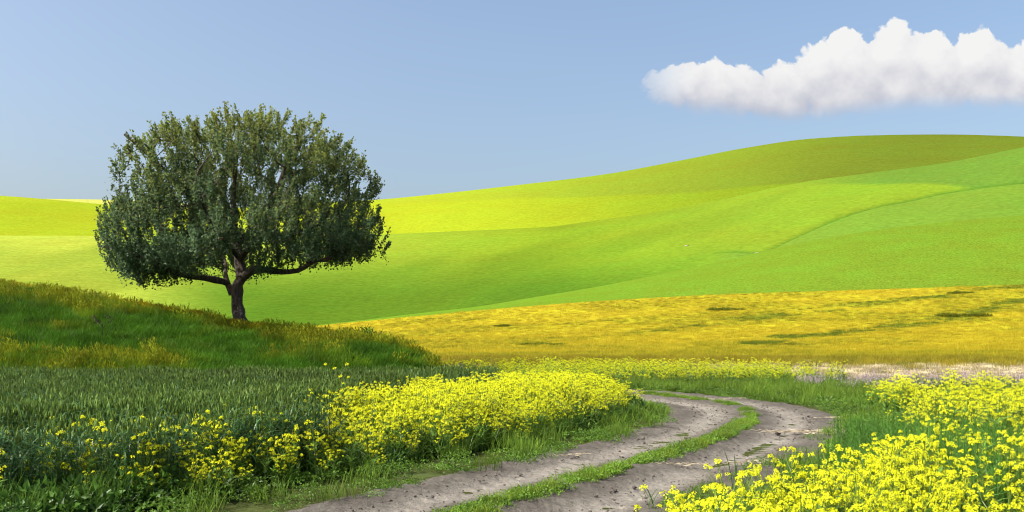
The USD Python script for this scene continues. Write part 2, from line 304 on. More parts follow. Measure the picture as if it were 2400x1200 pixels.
def hill(name, crest, Yf, Yc, Zf, colour, mat, label, power=1.5, rows=150, relief=None, back=0.25, tone=1.0, toe=0.0):
    """A slope that rises from distance Yf and height Zf to its crest (a line seen from the road) at Yc, then falls away behind."""
    yc = crest(U); Yc_ = Yc(U) if callable(Yc) else np.full_like(U, Yc); Yf_ = Yf(U) if callable(Yf) else np.full_like(U, Yf); Zf_ = Zf(U) if callable(Zf) else np.full_like(U, Zf)
    ac = (HY - yc) / F; af = (Zf_ - EYE) / Yf_
    t = np.linspace(0, 1, rows)[:, None]
    Y = Yf_ + (Yc_ - Yf_) * t; a = af + (ac - af) * ((1 - toe) * (1 - (1 - t) ** power) + toe * t ** 1.8)
    tb = np.linspace(0, 1, 26)[1:, None]; Yb = Yc_ * (1 + back * tb); ab = ac - (0.02 + np.maximum(ac, 0) * 0.9) * tb ** 2
    Y = np.vstack([Y, Yb]); a = np.vstack([a, ab]); tt = np.vstack([t, 1 + tb])
    X = (U[None] - 1200) / F * Y; Z = EYE + a * Y
    UU = np.broadcast_to(U, Y.shape); PY = HY - a * F
    if relief is not None: Z = Z + relief(UU, PY, X, Y, tt)
    c = np.asarray(colour(UU, PY, X, Y, tt)) * tone
    nr, nc = Y.shape; i, j = np.meshgrid(np.arange(nr - 1), np.arange(nc - 1), indexing='ij')
    q = np.stack([i * nc + j, i * nc + j + 1, (i + 1) * nc + j + 1, (i + 1) * nc + j], -1).reshape(-1, 4)
    m = put(number(name), (np.stack([X, Y, Z], -1).reshape(-1, 3), q), c.reshape(-1, 3), mat, smooth=True)
    tag(m, label, None, kind='structure')
    from scipy.interpolate import RegularGridInterpolator
    return dict(X=X, Y=Y, Z=Z, a=a)


def sm(x, a, b):
    t = np.clip((x - a) / (b - a), 0, 1); return t * t * (3 - 2 * t)


def mixc(c0, c1, k):
    return np.asarray(c0, float) * (1 - k[..., None]) + np.asarray(c1, float) * k[..., None]


LIME, OLIVE, GREEN, EMER = (0.165, 0.215, 0.010), (0.095, 0.125, 0.008), (0.070, 0.130, 0.006), (0.060, 0.145, 0.020)
crestF = prof([(-1000, 452), (-400, 452), (0, 459), (100, 466), (200, 475), (300, 483), (450, 490), (600, 484), (760, 474), (880, 468), (1040, 453), (1200, 435), (1420, 408), (1600, 375), (1750, 346), (1900, 325), (2050, 317), (2200, 315), (2400, 320), (2700, 345), (3400, 430)])
crestE = prof([(-1000, 545), (0, 552), (200, 553), (500, 560), (700, 556), (900, 549), (1090, 541), (1290, 531), (1400, 516), (1550, 495), (1700, 466), (1800, 443), (1900, 424), (2050, 404), (2200, 384), (2400, 345), (2700, 290), (3400, 230)])
crestD = prof([(-1000, 800), (300, 790), (620, 772), (700, 766), (850, 750), (1000, 732), (1100, 721), (1250, 697), (1400, 672), (1550, 642), (1700, 610), (1850, 575), (2000, 547), (2200, 522), (2400, 505), (2700, 480), (3400, 440)])
crestC = prof([(-1000, 800), (300, 790), (500, 784), (680, 770), (800, 758), (1000, 739), (1200, 721), (1400, 706), (1700, 690), (2000, 680), (2400, 667), (2700, 655), (3400, 630)])
lineF = prof([(-1000, 470), (700, 476), (880, 477), (1200, 470), (1500, 455), (1900, 433), (2400, 425), (3400, 420)])
lineE = prof([(-1000, 500), (1600, 455), (1850, 437), (2000, 430), (2200, 433), (2400, 443), (3400, 470)])
crease = prof([(-1000, 900), (1000, 800), (1600, 620), (1700, 590), (1780, 583), (1850, 553), (1950, 512), (2050, 482), (2150, 460), (2280, 437), (2400, 424), (2700, 390), (3400, 330)])


def colF(u, py, X, Y, t):
    low = sm(py - lineF(u) + 6 * (n2(X, Y, 30, 3) - .5), -5.0, 5.0)
    up = mixc(LIME, OLIVE, sm(u + (py - 330) * 1.2, 1350, 2150)); up = mixc((0.24, 0.28, 0.010), up, sm(u, 900, 1500))  # olive upper crop; sunlit left and shaded lower right painted into its tint
    dn = mixc((0.245, 0.285, 0.008), (0.125, 0.180, 0.007), sm(u, 1000, 1800)); dn = mixc((0.22, 0.26, 0.008), dn, sm(u, 300, 900))  # lower crop, its brighter left end also painted for sunlight
    return mixc(up, dn, low)


def colE(u, py, X, Y, t):
    c = mixc((0.31, 0.33, 0.022), (0.18, 0.23, 0.008), sm(u, 150, 1300))  # sunlit left part of the slope painted as a paler tint
    c = mixc(c, GREEN, np.clip(sm(py + 60 * (n2(X * .6 + Y * .3, Y - .6 * X, 70, 61) - .5), 555, 690) * sm(u, 200, 600), 0, 1)); c = mixc(c, (0.085, 0.140, 0.006), sm(n2(X * .5 + Y * .25, (Y - .7 * X) * 1.2, 55, 62), .45, .65) * .45); c = mixc(c, (0.155, 0.215, 0.010), sm(u, 1300, 1800) * 0.6)  # crop tint darkened towards the hollow and in diagonal bands, painting the folds' shade
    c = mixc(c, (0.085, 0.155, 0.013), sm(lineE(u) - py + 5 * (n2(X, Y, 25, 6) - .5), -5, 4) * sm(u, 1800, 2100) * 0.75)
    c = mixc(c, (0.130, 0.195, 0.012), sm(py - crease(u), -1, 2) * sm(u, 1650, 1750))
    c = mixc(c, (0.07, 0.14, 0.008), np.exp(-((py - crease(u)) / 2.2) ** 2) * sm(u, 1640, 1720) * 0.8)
    return c


def relE(u, py, X, Y, t):
    d = py - crease(u); k = sm(u, 1600, 1720) * (t < 1)
    return -0.9 * np.exp(-(d / 4.0) ** 2) * k + ((n2(X, Y, 75, 4) - 0.5) * 13 + (n2((X * .45 + Y * .2), Y - .75 * X, 48, 44) - .5) * 11) * np.clip(1 - t, 0, 1) * np.clip(4 * t, 0, 1)


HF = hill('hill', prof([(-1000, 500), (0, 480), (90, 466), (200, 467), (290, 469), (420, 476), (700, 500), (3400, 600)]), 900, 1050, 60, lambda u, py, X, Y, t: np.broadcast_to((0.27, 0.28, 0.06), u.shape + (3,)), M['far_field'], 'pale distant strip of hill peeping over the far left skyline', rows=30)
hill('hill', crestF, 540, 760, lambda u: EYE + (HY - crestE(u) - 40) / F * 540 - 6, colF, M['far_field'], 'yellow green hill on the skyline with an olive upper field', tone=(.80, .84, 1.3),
     relief=lambda u, py, X, Y, t: (n2(X, Y, 110, 8) - 0.5) * 20 * np.clip(1 - t, 0, 1) * np.clip(4 * t, 0, 1))
hill_shape = {}
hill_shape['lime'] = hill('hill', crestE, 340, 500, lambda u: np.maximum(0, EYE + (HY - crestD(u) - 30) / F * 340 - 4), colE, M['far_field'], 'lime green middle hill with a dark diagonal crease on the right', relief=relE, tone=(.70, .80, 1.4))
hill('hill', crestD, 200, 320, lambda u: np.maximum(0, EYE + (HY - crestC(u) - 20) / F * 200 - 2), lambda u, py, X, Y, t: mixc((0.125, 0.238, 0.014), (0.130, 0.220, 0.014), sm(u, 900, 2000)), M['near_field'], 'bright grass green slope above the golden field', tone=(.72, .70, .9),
     relief=lambda u, py, X, Y, t: (n2(X, Y, 40, 5) - 0.5) * 5 * np.clip(1 - t, 0, 1))


band1 = prof([(-1000, 900), (1300, 800), (1500, 778), (1750, 748), (2000, 716), (2250, 688), (2500, 665), (3400, 600)])
band2 = prof([(-1000, 950), (1500, 840), (1750, 806), (1950, 776), (2100, 758), (2250, 742), (2400, 704), (2700, 660), (3400, 600)])


def streaks(u, py, X, Y):
    """The long green streaks that run up the right side of the golden field."""
    q = n2(X / 3.0, Y - 0.2 * X, 3.2, 23, 4); w1 = 6 + 7 * n2(X, Y, 9, 24); w2 = 8 + 12 * n2(X, Y, 11, 25)
    s = np.exp(-((py - band1(u)) / w1) ** 2) * sm(u, 1300, 1700) * .8 + np.exp(-((py - band2(u)) / w2) ** 2) * sm(u, 1550, 1900)
    return np.clip(s * (sm(q, .36, .56) * 1.1), 0, 1)


def colC(u, py, X, Y, t):
    k = n2(X - 0.25 * Y, Y * 1.0, 14, 21); streak = streaks(u, py, X, Y)
    c = mixc((0.42, 0.33, 0.014), (0.33, 0.28, 0.012), sm(k, 0.4, 0.65))
    c = mixc(c, (0.13, 0.15, 0.010), streak * 0.9)
    c = mixc(c, (0.20, 0.22, 0.012), sm(0.25 - t, 0.0, 0.2) * 0.6)
    return c


CREST_C = 180.0
gold = hill('golden_field', crestC, 72, CREST_C, 0.0, colC, M['gold_field'], 'golden yellow field rising behind the flowers', power=1.35, tone=(.66, .71, .95), toe=.45, rows=120,
            relief=lambda u, py, X, Y, t: (n2(X / 3, Y - 0.28 * X, 7, 31) - 0.5) * 1.0 * np.clip(1 - t, 0, 1) * np.clip(5 * t, 0, 1))

# ------------------------------------------------------------------ flat ground, dirt track
CL = np.array([(-9.6, -9), (-6.9, -4), (-4.4, 0.8), (-2.2, 4.9), (-0.21, 8.62), (1.48, 11.4), (2.81, 13.6), (4.12, 16.06), (5.10, 18.6), (5.42, 20.3), (5.2, 22.1), (4.5, 24.0), (3.8, 25.8), (2.6, 27.4), (1.0, 28.5), (-1.5, 29.6), (-6, 31.2)])
from scipy.interpolate import splprep, splev
_tck, _ = splprep(CL.T, s=0.05); CLs = np.array(splev(np.linspace(0, 1, 900), _tck)).T
_CLt = np.gradient(CLs, axis=0); _CLt /= np.linalg.norm(_CLt, axis=1, keepdims=True); CLn = np.stack([_CLt[:, 1], -_CLt[:, 0]], 1)   # to the right of the track
_kd = cKDTree(CLs)


def road(P):
    """Signed distance from the middle of the track (positive on its right), and how far along it."""
    d, i = _kd.query(np.asarray(P)[:, :2]); s = np.sign(((np.asarray(P)[:, :2] - CLs[i]) * CLn[i]).sum(1)); return d * np.where(s == 0, 1, s), i


def grid_mesh(xs, ys, zf):
    X, Y = np.meshgrid(xs, ys); Z = zf(X, Y); nr, nc = X.shape
    i, j = np.meshgrid(np.arange(nr - 1), np.arange(nc - 1), indexing='ij')
    q = np.stack([i * nc + j, i * nc + j + 1, (i + 1) * nc + j + 1, (i + 1) * nc + j], -1).reshape(-1, 4)
    return np.stack([X, Y, Z], -1).reshape(-1, 3), q, X, Y


xs = np.unique(np.concatenate([np.linspace(-3000, -80, 12), np.linspace(-80, 80, 161), np.linspace(80, 3000, 12)]))
ys = np.unique(np.concatenate([np.linspace(-2500, -40, 10), np.linspace(-40, 110, 151), np.linspace(110, 3500, 12)]))
gv, gq, gX, gY = grid_mesh(xs, ys, lambda X, Y: np.where(np.abs(X) + np.abs(Y) < 110, (n2(X, Y, 4.0, 2) - 0.5) * 0.05 - 0.03, -0.03))
straw = sm(gY.ravel(), 36, 42) * sm(gX.ravel() - 0.10 * gY.ravel(), 1, 6)
gc = mixc((0.045, 0.055, 0.018), (0.40, 0.34, 0.21), straw); gc = mixc(gc, (0.30, 0.26, 0.03), sm(gY.ravel(), 52, 70))
tag(put('/World/ground', (gv, gq), gc, M['soil'], True), 'flat earth under the crops and flowers', kind='structure')

ny, ns = 1000, 85
kk = np.linspace(60, 860, ny); base = np.stack([np.interp(kk, np.arange(900), CLs[:, a]) for a in (0, 1)], 1); nor = np.stack([np.interp(kk, np.arange(900), CLn[:, a]) for a in (0, 1)], 1)
ss = np.linspace(-1.9, 1.9, ns)
RP = base[:, None] + nor[:, None] * ss[None, :, None]
rx, ry = RP[..., 0], RP[..., 1]; sa = np.abs(ss)[None, :]
rz = -0.05 * np.exp(-((sa - 0.82) / 0.36) ** 2) + 0.04 * np.exp(-(sa / 0.3) ** 2) + (n2(rx, ry, 0.5, 3, 4) - 0.5) * 0.05 + (n2(rx, ry, 0.13, 6, 3) - 0.5) * 0.05 * (0.35 + sm(np.abs(sa - 0.82), 0.2, 0.5)) + 0.012 * np.sin(kk[:, None] * 30.0 + 9 * sa) * np.exp(-((sa - 0.95) / 0.12) ** 2) - 0.07 * sm(sa, 1.6, 1.9) + 0.03
rut = np.exp(-((sa - 0.80) / 0.34) ** 2) + 0 * rx
rc = mixc((0.100, 0.091, 0.078), (0.215, 0.199, 0.173), np.clip(rut * 1.1 - 0.1 + (n2(rx, ry, 0.9, 12) - 0.5) * 0.9, 0, 1))
i, j = np.meshgrid(np.arange(ny - 1), np.arange(ns - 1), indexing='ij')
rq = np.stack([i * ns + j, i * ns + j + 1, (i + 1) * ns + j + 1, (i + 1) * ns + j], -1).reshape(-1, 4)
tag(put('/World/dirt_track', (np.stack([rx, ry, rz], -1).reshape(-1, 3), rq), rc.reshape(-1, 3), M['dirt'], True), 'grey brown dirt track with two wheel ruts bending left', kind='structure')

# ------------------------------------------------------------------ the mound on the left
crestM = prof([(-1000, 560), (-400, 612), (0, 674), (200, 702), (400, 737), (560, 763), (680, 781), (760, 790), (850, 803), (900, 812), (950, 825), (980, 838), (1005, 855), (1030, 880)])
UM = np.arange(-1000, 1041, 6.0)
YfM = np.interp(UM, [-1000, 0, 600, 900, 1010, 1040], [21.5, 22.5, 23.5, 25, 28, 30]); YcM = np.interp(UM, [-1000, 0, 560, 800, 960, 1040], [40, 38, 36, 34, 32, 31])
tM = np.concatenate([np.linspace(0, 1, 70), np.linspace(1, 1.9, 30)[1:]])[:, None]
acM = (HY - crestM(UM)) / F; afM = (-0.1 - EYE) / YfM
YM = YfM + (YcM - YfM) * tM
aM = np.where(tM <= 1, afM + (acM - afM) * (1 - (1 - np.minimum(tM, 1)) ** 1.7), acM - 0.10 * np.maximum(tM - 1, 0) ** 1.6)
XM = (UM[None] - 1200) / F * YM; ZM = EYE + aM * YM
ZM = ZM + (n2(XM, YM, 3.0, 41) - 0.5) * 0.9 * np.clip(1.05 - tM, 0, 1) * np.clip(3 * tM, 0, 1)
nr, nc = XM.shape; i, j = np.meshgrid(np.arange(nr - 1), np.arange(nc - 1), indexing='ij')
mq = np.stack([i * nc + j, i * nc + j + 1, (i + 1) * nc + j + 1, (i + 1) * nc + j], -1).reshape(-1, 4)
tag(put('/World/mound', (np.stack([XM, YM, ZM], -1).reshape(-1, 3), mq), np.broadcast_to((0.05, 0.06, 0.012), (XM.size, 3)), M['soil'], True), 'grassy mound on the left that carries the tree', kind='structure')
from scipy.interpolate import RegularGridInterpolator, LinearNDInterpolator
_mi = RegularGridInterpolator((tM[:, 0], UM), np.stack([XM, YM, ZM], -1), bounds_error=False, fill_value=None)


def mound_pts(n, t0, t1, u0=-150, u1=1035):
    t, u = rng.uniform(t0, t1, n), rng.uniform(u0, u1, n); return _mi(np.stack([t, u], 1)), t, u


# ------------------------------------------------------------------ plants: shapes
DKG, MDG, LTG = np.array((0.022, 0.050, 0.012)), np.array((0.045, 0.105, 0.014)), np.array((0.10, 0.17, 0.022))


def disc(n, r):
    a, q = rng.uniform(0, 2 * np.pi, n), np.sqrt(rng.uniform(0, 1, n)) * r; return np.stack([q * np.cos(a), q * np.sin(a), np.zeros(n)], 1)


def grass_clump(h, r, n, c0, c1, w=0.008, curl=0.5, seed_heads=None, segs=3, mat='grass'):
    def fn(path):
        mb = MB(); b = disc(n, r)
        k = rng.uniform(0, 1, (n, 1)); cc = np.asarray(c0) * (1 - k) + np.asarray(c1) * k
        hh = h * rng.uniform(0.5, 1.15, n)
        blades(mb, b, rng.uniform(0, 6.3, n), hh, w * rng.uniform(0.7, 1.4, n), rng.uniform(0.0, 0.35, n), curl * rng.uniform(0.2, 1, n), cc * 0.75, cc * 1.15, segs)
        if seed_heads is not None:
            m = n // 3; b2 = disc(m, r); b2[:, 2] = h * rng.uniform(0.75, 1.15, m)
            leaves(mb, b2, np.stack([rng.normal(0, .35, m), rng.normal(0, .35, m), np.ones(m)], 1), rng.uniform(.08, .16, m), seed_heads, 0.25)
            blades(mb, b2 * [1, 1, 0], rng.uniform(0, 6.3, m), b2[:, 2], 0.004, 0.02, 0.0, seed_heads, seed_heads, 1)
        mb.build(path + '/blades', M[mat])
    return fn


def cover_clump(r, n, h, col, size=0.035, mat='weed', flat=0.6):
    """Low leafy ground cover."""
    def fn(path):
        mb = MB(); p = disc(n, r); p[:, 2] = h * rng.uniform(0.05, 1, n) * (1 - (np.linalg.norm(p[:, :2], axis=1) / r) ** 2 * 0.7)
        d = rng.normal(size=(n, 3)) * [1, 1, flat]; d[:, 2] = np.abs(d[:, 2])
        k = rng.uniform(0.6, 1.4, (n, 1)); leaves(mb, p, d, size * rng.uniform(0.6, 1.4, n), np.asarray(col) * k, 0.6)
        mb.build(path + '/foliage', M[mat])
    return fn


def wheat_clump(seed):
    def fn(path):
        mb = MB(); n = 42; b = np.stack([rng.uniform(-.3, .3, n), rng.uniform(-.3, .3, n), np.zeros(n)], 1)
        h = rng.uniform(0.68, 0.88, n); stem = np.array((0.062, 0.135, 0.028)); leaf = np.array((0.042, 0.112, 0.034)); ear = np.array((0.115, 0.200, 0.040))
        k = rng.uniform(0.75, 1.25, (n, 1)); yaw = rng.uniform(0, 6.3, n); lean = rng.uniform(0, 0.12, n)
        blades(mb, b, yaw, h, 0.006, lean, 0.02, stem * k * 0.8, stem * k, 3)
        tip = b + np.stack([h * lean * np.cos(yaw), h * lean * np.sin(yaw), h * 0.985], 1)
        d = np.stack([np.cos(yaw) * 0.25, np.sin(yaw) * 0.25, np.ones(n)], 1)
        for q in range(3):
            leaves(mb, tip - d * 0.02, d + rng.normal(0, .05, (n, 3)), rng.uniform(0.075, 0.105, n), ear * k, 0.14, 0.3, 0.0)
        for lv in range(4):
            z = h * rng.uniform(0.2 + 0.17 * lv, 0.36 + 0.17 * lv, n); bb = b + np.stack([z * lean * np.cos(yaw), z * lean * np.sin(yaw), z], 1)
            blades(mb, bb, rng.uniform(0, 6.3, n), rng.uniform(0.17, 0.30, n), rng.uniform(0.011, 0.017, n), rng.uniform(0.15, 0.4, n), rng.uniform(0.6, 1.5, n), leaf * k, leaf * k * 1.3, 4)
        mb.build(path + '/stalks', M['wheat'])
    return fn


def mustard_parts(h, nb, dens=1.0, bushy=1.0, seed=0):
    """(stem, list of leaves, list of flower heads) of one flowering mustard plant, each an MB."""
    stem, lv, heads = MB(), [], []
    lean = rng.normal(0, .07, 2); zz = np.linspace(0, 1, 6)
    ax = np.stack([lean[0] * zz ** 1.5 * h + rng.normal(0, .006, 6), lean[1] * zz ** 1.5 * h + rng.normal(0, .006, 6), zz * h], 1)
    sc = np.array((0.13, 0.24, 0.035)); tube(stem, ax, np.linspace(.006, .0025, 6), sc, 4)
    tips = [ax[-1]]
    for k in range(nb):
        z = rng.uniform(0.32, 0.86); p0 = np.array([np.interp(z, zz, ax[:, a]) for a in range(3)]); an = rng.uniform(0, 6.3); L = h * rng.uniform(0.22, 0.48) * (1.25 - z * 0.7)
        out = np.array([np.cos(an), np.sin(an), 0]); q = np.linspace(0, 1, 4)[:, None]
        pts = p0 + out * L * 0.55 * q ** 0.8 + np.array([0, 0, 1]) * L * q ** 1.3 * 0.9
        pts[:, 2] = np.minimum(pts[:, 2], h * 1.05); tube(stem, pts, np.linspace(.0035, .0018, 4), sc * 1.05, 3); tips.append(pts[-1])
    yel = np.array((0.80, 0.86, 0.030))
    for t in tips:
        mb = MB(); n = int(rng.integers(12, 22) * dens); r = rng.uniform(0.018, 0.034)
        c = rng.normal(size=(n, 3)); c /= np.linalg.norm(c, axis=1, keepdims=True); c[:, 2] = np.abs(c[:, 2]) * 0.8
        fl = t + c * r * [1, 1, 0.8] * rng.uniform(.7, 1.1, (n, 1)) - np.stack([np.zeros(n), np.zeros(n), rng.uniform(.0, .028, n)], 1)
        nrm = c + [0, 0, .7]; nrm /= np.linalg.norm(nrm, axis=1, keepdims=True)
        a = np.cross(nrm, rng.normal(size=(n, 3))); a /= np.linalg.norm(a, axis=1, keepdims=True); b = np.cross(nrm, a)
        kcol = yel * rng.uniform(.8, 1.1, (n, 1)) * [1, 1, 1]
        for d in (a, -a, b, -b):
            leaves(mb, fl, d + nrm * 0.25, rng.uniform(.0085, .012, n), kcol, 0.85, 0.2, 0.1)
        m = 6; leaves(mb, np.repeat(t[None], m, 0) + [0, 0, .006], np.stack([rng.normal(0, .5, m), rng.normal(0, .5, m), np.ones(m)], 1), .014, (0.35, 0.38, 0.02), 0.5)
        m = 5; zz2 = rng.uniform(.02, .10, m); leaves(mb, t - np.stack([np.zeros(m), np.zeros(m), zz2], 1), np.stack([rng.normal(0, .8, m), rng.normal(0, .8, m), np.ones(m)], 1), rng.uniform(.02, .035, m), (0.10, 0.17, 0.02), 0.15)
        heads.append(mb)
    for k in range(int(7 * bushy)):
        mb = MB(); z = rng.uniform(0.06, 0.62); p0 = np.array([np.interp(z, zz, ax[:, a]) for a in range(3)]); n = 1
        s = h * rng.uniform(.14, .26) * (1.2 - z); an = rng.uniform(0, 6.3); g = np.array((0.09, 0.20, 0.028)) * rng.uniform(.7, 1.4)
        blades(mb, p0[None], an, s * 1.1, s * 0.42, 0.75, 0.6, g, g * 1.2, 4); lv.append(mb)
    return stem, lv, heads


def mustard_clump(seed, dens=1.0, k=5, r=0.22, h=0.72, green=40):
    """Several plants as one clump, for the mass of flowers."""
    def fn(path):
        gm, pm = MB(), MB()
        for q in range(k):
            o = disc(1, r)[0]; s, lv, hd = mustard_parts(h * rng.uniform(.52, 1.15), int(rng.integers(3, 8)), dens)
            for m in [s] + lv: gm.add(np.vstack(m.v) + o, np.vstack(m.f), np.vstack(m.c))
            for m in hd: pm.add(np.vstack(m.v) + o, np.vstack(m.f), np.vstack(m.c))
        b = disc(green, r); g = np.array((0.085, 0.20, 0.024))
        blades(gm, b, rng.uniform(0, 6.3, green), rng.uniform(.2, .62, green), rng.uniform(.008, .016, green), .2, rng.uniform(.2, .9, green), g * .7, g * 1.2, 3)
        gm.build(path + '/greenery', M['weed']); pm.build(path + '/blossom', M['petal'])
    return fn


def feather_weed(seed, h=0.42, n=170):
    """Fine-leaved green weeds."""
    def fn(path):
        mb = MB(); g = np.array((0.06, 0.18, 0.022))
        for q in range(5):
            o = disc(1, .16)[0]; hh = h * rng.uniform(.6, 1.15); ax = np.stack([o[0] + rng.normal(0, .05) * np.linspace(0, 1, 4), o[1] + rng.normal(0, .05) * np.linspace(0, 1, 4), np.linspace(0, hh, 4)], 1)
            tube(mb, ax, [.004, .004, .003, .002], g, 3)
            m = n // 5; z = rng.uniform(.12, 1, m); p = np.stack([np.interp(z, np.linspace(0, 1, 4), ax[:, a]) for a in range(3)], 1)
            blades(mb, p, rng.uniform(0, 6.3, m), hh * .26 * (1.25 - z), .006, .9, rng.uniform(-.2, .4, m), g * .8, g * rng.uniform(.9, 1.6, (m, 1)), 2)
        mb.build(path + '/foliage', M['weed'])
    return fn


def purple_clump(seed):
    def fn(path):
        gm, pm = MB(), MB(); n = 26; b = disc(n, .3); h = rng.uniform(.3, .6, n); yaw = rng.uniform(0, 6.3, n)
        blades(gm, b, yaw, h, .007, .2, .1, (0.05, 0.10, 0.02), (0.09, 0.14, 0.03), 2)
        k = 3
        for q in range(k):
            p = b + np.stack([np.cos(yaw) * h * .2, np.sin(yaw) * h * .2, h * (0.72 + .3 * q / k)], 1) + rng.normal(0, .012, (n, 3))
            leaves(pm, p, rng.normal(size=(n, 3)), .032, np.array((0.46, 0.33, 0.42)) * rng.uniform(.7, 1.3, (n, 1)), .8)
        lf = disc(60, .3); lf[:, 2] = rng.uniform(.03, .3, 60); leaves(gm, lf, rng.normal(size=(60, 3)), .05, (0.05, 0.11, 0.02), .5)
        gm.build(path + '/greenery', M['weed']); pm.build(path + '/blossom', M['petal'])
    return fn


def poly_pts(n, poly):
    poly = np.asarray(poly, float); lo, hi = poly.min(0), poly.max(0); out = []
    while sum(map(len, out)) < n:
        P = rng.uniform(lo, hi, (n * 2, 2)); out.append(P[inpoly(P, poly)])
    return np.vstack(out)[:n]


def z0(P, z=-0.02): return np.column_stack([P, np.full(len(P), z)])


# ------------------------------------------------------------------ wheat
WEDGE = [(-2.9, 23.4), (-0.4, 24.4), (-0.9, 21.5), (-2.2, 18.8), (-2.75, 16.2), (-2.9, 14.2), (-3.2, 12.4), (-3.8, 11.2), (-5.4, 9.9), (-9.5, 8.9), (-14, 8.5), (-19, 12), (-26, 23.0)]
area = 260
P = poly_pts(2300, WEDGE); P = np.vstack([P, poly_pts(800, [(-2.2, 18.8), (-2.75, 16.2), (-2.9, 14.2), (-3.2, 12.4), (-3.8, 11.2), (-5.4, 9.9), (-9.5, 8.9), (-9.5, 10.4), (-6, 11.5), (-4.2, 13.4), (-3.7, 15), (-3.2, 18.8)]), poly_pts(70, [(-9, 8.6), (-5.4, 9.9), (-3.2, 12), (-2.4, 11.2), (-4.0, 9.0), (-7, 7.6)])])
scatter('/World/wheat', [wheat_clump(k) for k in range(5)], z0(P), scale=rng.uniform(.9, 1.1, len(P)), tilt=.03, label='dark green unripe wheat in the field below the mound', cat='wheat')

# ------------------------------------------------------------------ mound grass
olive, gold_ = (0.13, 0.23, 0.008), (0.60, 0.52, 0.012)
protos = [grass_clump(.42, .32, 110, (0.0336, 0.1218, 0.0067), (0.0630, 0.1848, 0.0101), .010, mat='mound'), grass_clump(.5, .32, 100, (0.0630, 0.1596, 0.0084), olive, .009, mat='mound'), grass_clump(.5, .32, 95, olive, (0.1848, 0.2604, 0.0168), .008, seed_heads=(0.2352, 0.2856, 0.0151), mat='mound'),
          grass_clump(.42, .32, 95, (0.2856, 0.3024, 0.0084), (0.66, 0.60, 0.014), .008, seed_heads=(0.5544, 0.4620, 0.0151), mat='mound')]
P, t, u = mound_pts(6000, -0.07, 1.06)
k = .5 + 1.35 * (n2(P[:, 0], P[:, 1] * 1.4, 2.2, 55, 4) - .5) + rng.normal(0, .06, len(P)) - 0.09 - 0.07 * sm(.75 - t, 0, .3)  # deeper greens picked low on the face, shade put into its colour
k = k + 0.42 * sm(t, .84, .95) * sm(n2(P[:, 0], P[:, 1], 2.0, 57), .36, .50) + 0.06 * sm(u, 500, 900) * (t > .3) - .09 * sm(.55 - t, 0, .5) * (n2(P[:, 0], P[:, 1], 2.5, 58) < .55)  # golden clumps along the crest, their brightness also painting its sunlight
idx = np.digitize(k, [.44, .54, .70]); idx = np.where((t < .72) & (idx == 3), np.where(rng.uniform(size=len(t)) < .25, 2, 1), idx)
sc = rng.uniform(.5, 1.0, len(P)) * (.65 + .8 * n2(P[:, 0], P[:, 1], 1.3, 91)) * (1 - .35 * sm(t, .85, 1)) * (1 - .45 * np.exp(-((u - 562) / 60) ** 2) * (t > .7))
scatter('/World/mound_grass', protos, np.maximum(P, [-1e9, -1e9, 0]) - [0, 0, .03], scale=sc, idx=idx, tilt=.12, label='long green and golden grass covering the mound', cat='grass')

# ------------------------------------------------------------------ golden field's standing grass
uu, tt = rng.uniform(-50, 2700, 34000), rng.uniform(0, 1, 34000) ** 1.3
gi = RegularGridInterpolator((np.linspace(0, 1, 120), U), np.stack([gold['X'][:120], gold['Y'][:120], gold['Z'][:120]], -1))
P = gi(np.stack([tt * .999, uu], 1))
protos = [grass_clump(.36, .55, 46, (0.3414, 0.2931, 0.0140), (0.4396, 0.3829, 0.0240), .018, segs=2, mat='gold'), grass_clump(.38, .55, 60, (0.3689, 0.3224, 0.0170), (0.4782, 0.4176, 0.0290), .018, segs=2, mat='gold'), grass_clump(.38, .55, 60, (0.1909, 0.2051, 0.0130), (0.3102, 0.2921, 0.0170), .018, segs=2, mat='gold'), grass_clump(.38, .55, 60, (0.0791, 0.1210, 0.012), (0.1424, 0.1814, 0.016), .018, segs=2, mat='gold')]
pyg = HY - (P[:, 2] - EYE) / P[:, 1] * F; streak = streaks(uu, pyg, P[:, 0], P[:, 1]); kp = n2(P[:, 0] - .25 * P[:, 1], P[:, 1], 14, 21)
idx = np.where(streak > rng.uniform(.25, .6, len(P)), 3, np.where(kp > .52, rng.integers(1, 3, len(P)), 0)); idx = np.where((tt < .12) & (rng.uniform(size=len(P)) < .6), 2, idx)
keep = np.ones(len(P), bool)
scatter('/World/golden_grass', protos, P[keep] - [0, 0, .05], scale=rng.uniform(.6, 1.2, keep.sum()), idx=idx[keep], tilt=.1, label='ripe golden grass standing over the yellow field', cat='grass')

# meadow between the flowers and the golden field
def meadow(n, poly): return z0(poly_pts(n, poly))
P = meadow(5200, [(-7, 33), (-4, 30), (60, 33), (75, 74), (-16, 74)])
right = sm(P[:, 0] - .10 * P[:, 1], 0, 7) * (1 - sm(P[:, 1], 44, 66)); k = rng.uniform(size=len(P))
idx = np.where(k < right, rng.integers(2, 4, len(P)), rng.integers(0, 2, len(P))); 
protos = [grass_clump(.45, .5, 60, (0.16, 0.17, 0.012), (0.36, 0.30, 0.02), .014, segs=2), grass_clump(.4, .5, 60, (0.09, 0.13, 0.012), (0.26, 0.24, 0.02), .014, segs=2),
          grass_clump(.16, .5, 70, (0.30, 0.25, 0.13), (0.50, 0.43, 0.27), .012, curl=1.6, segs=2), grass_clump(.2, .5, 60, (0.13, 0.15, 0.04), (0.38, 0.32, 0.17), .012, curl=1.2, segs=2)]
scatter('/World/meadow_grass', protos, P, scale=rng.uniform(.7, 1.2, len(P)), idx=idx, tilt=.08, label='mown straw coloured meadow grass behind the flower bank', cat='grass')

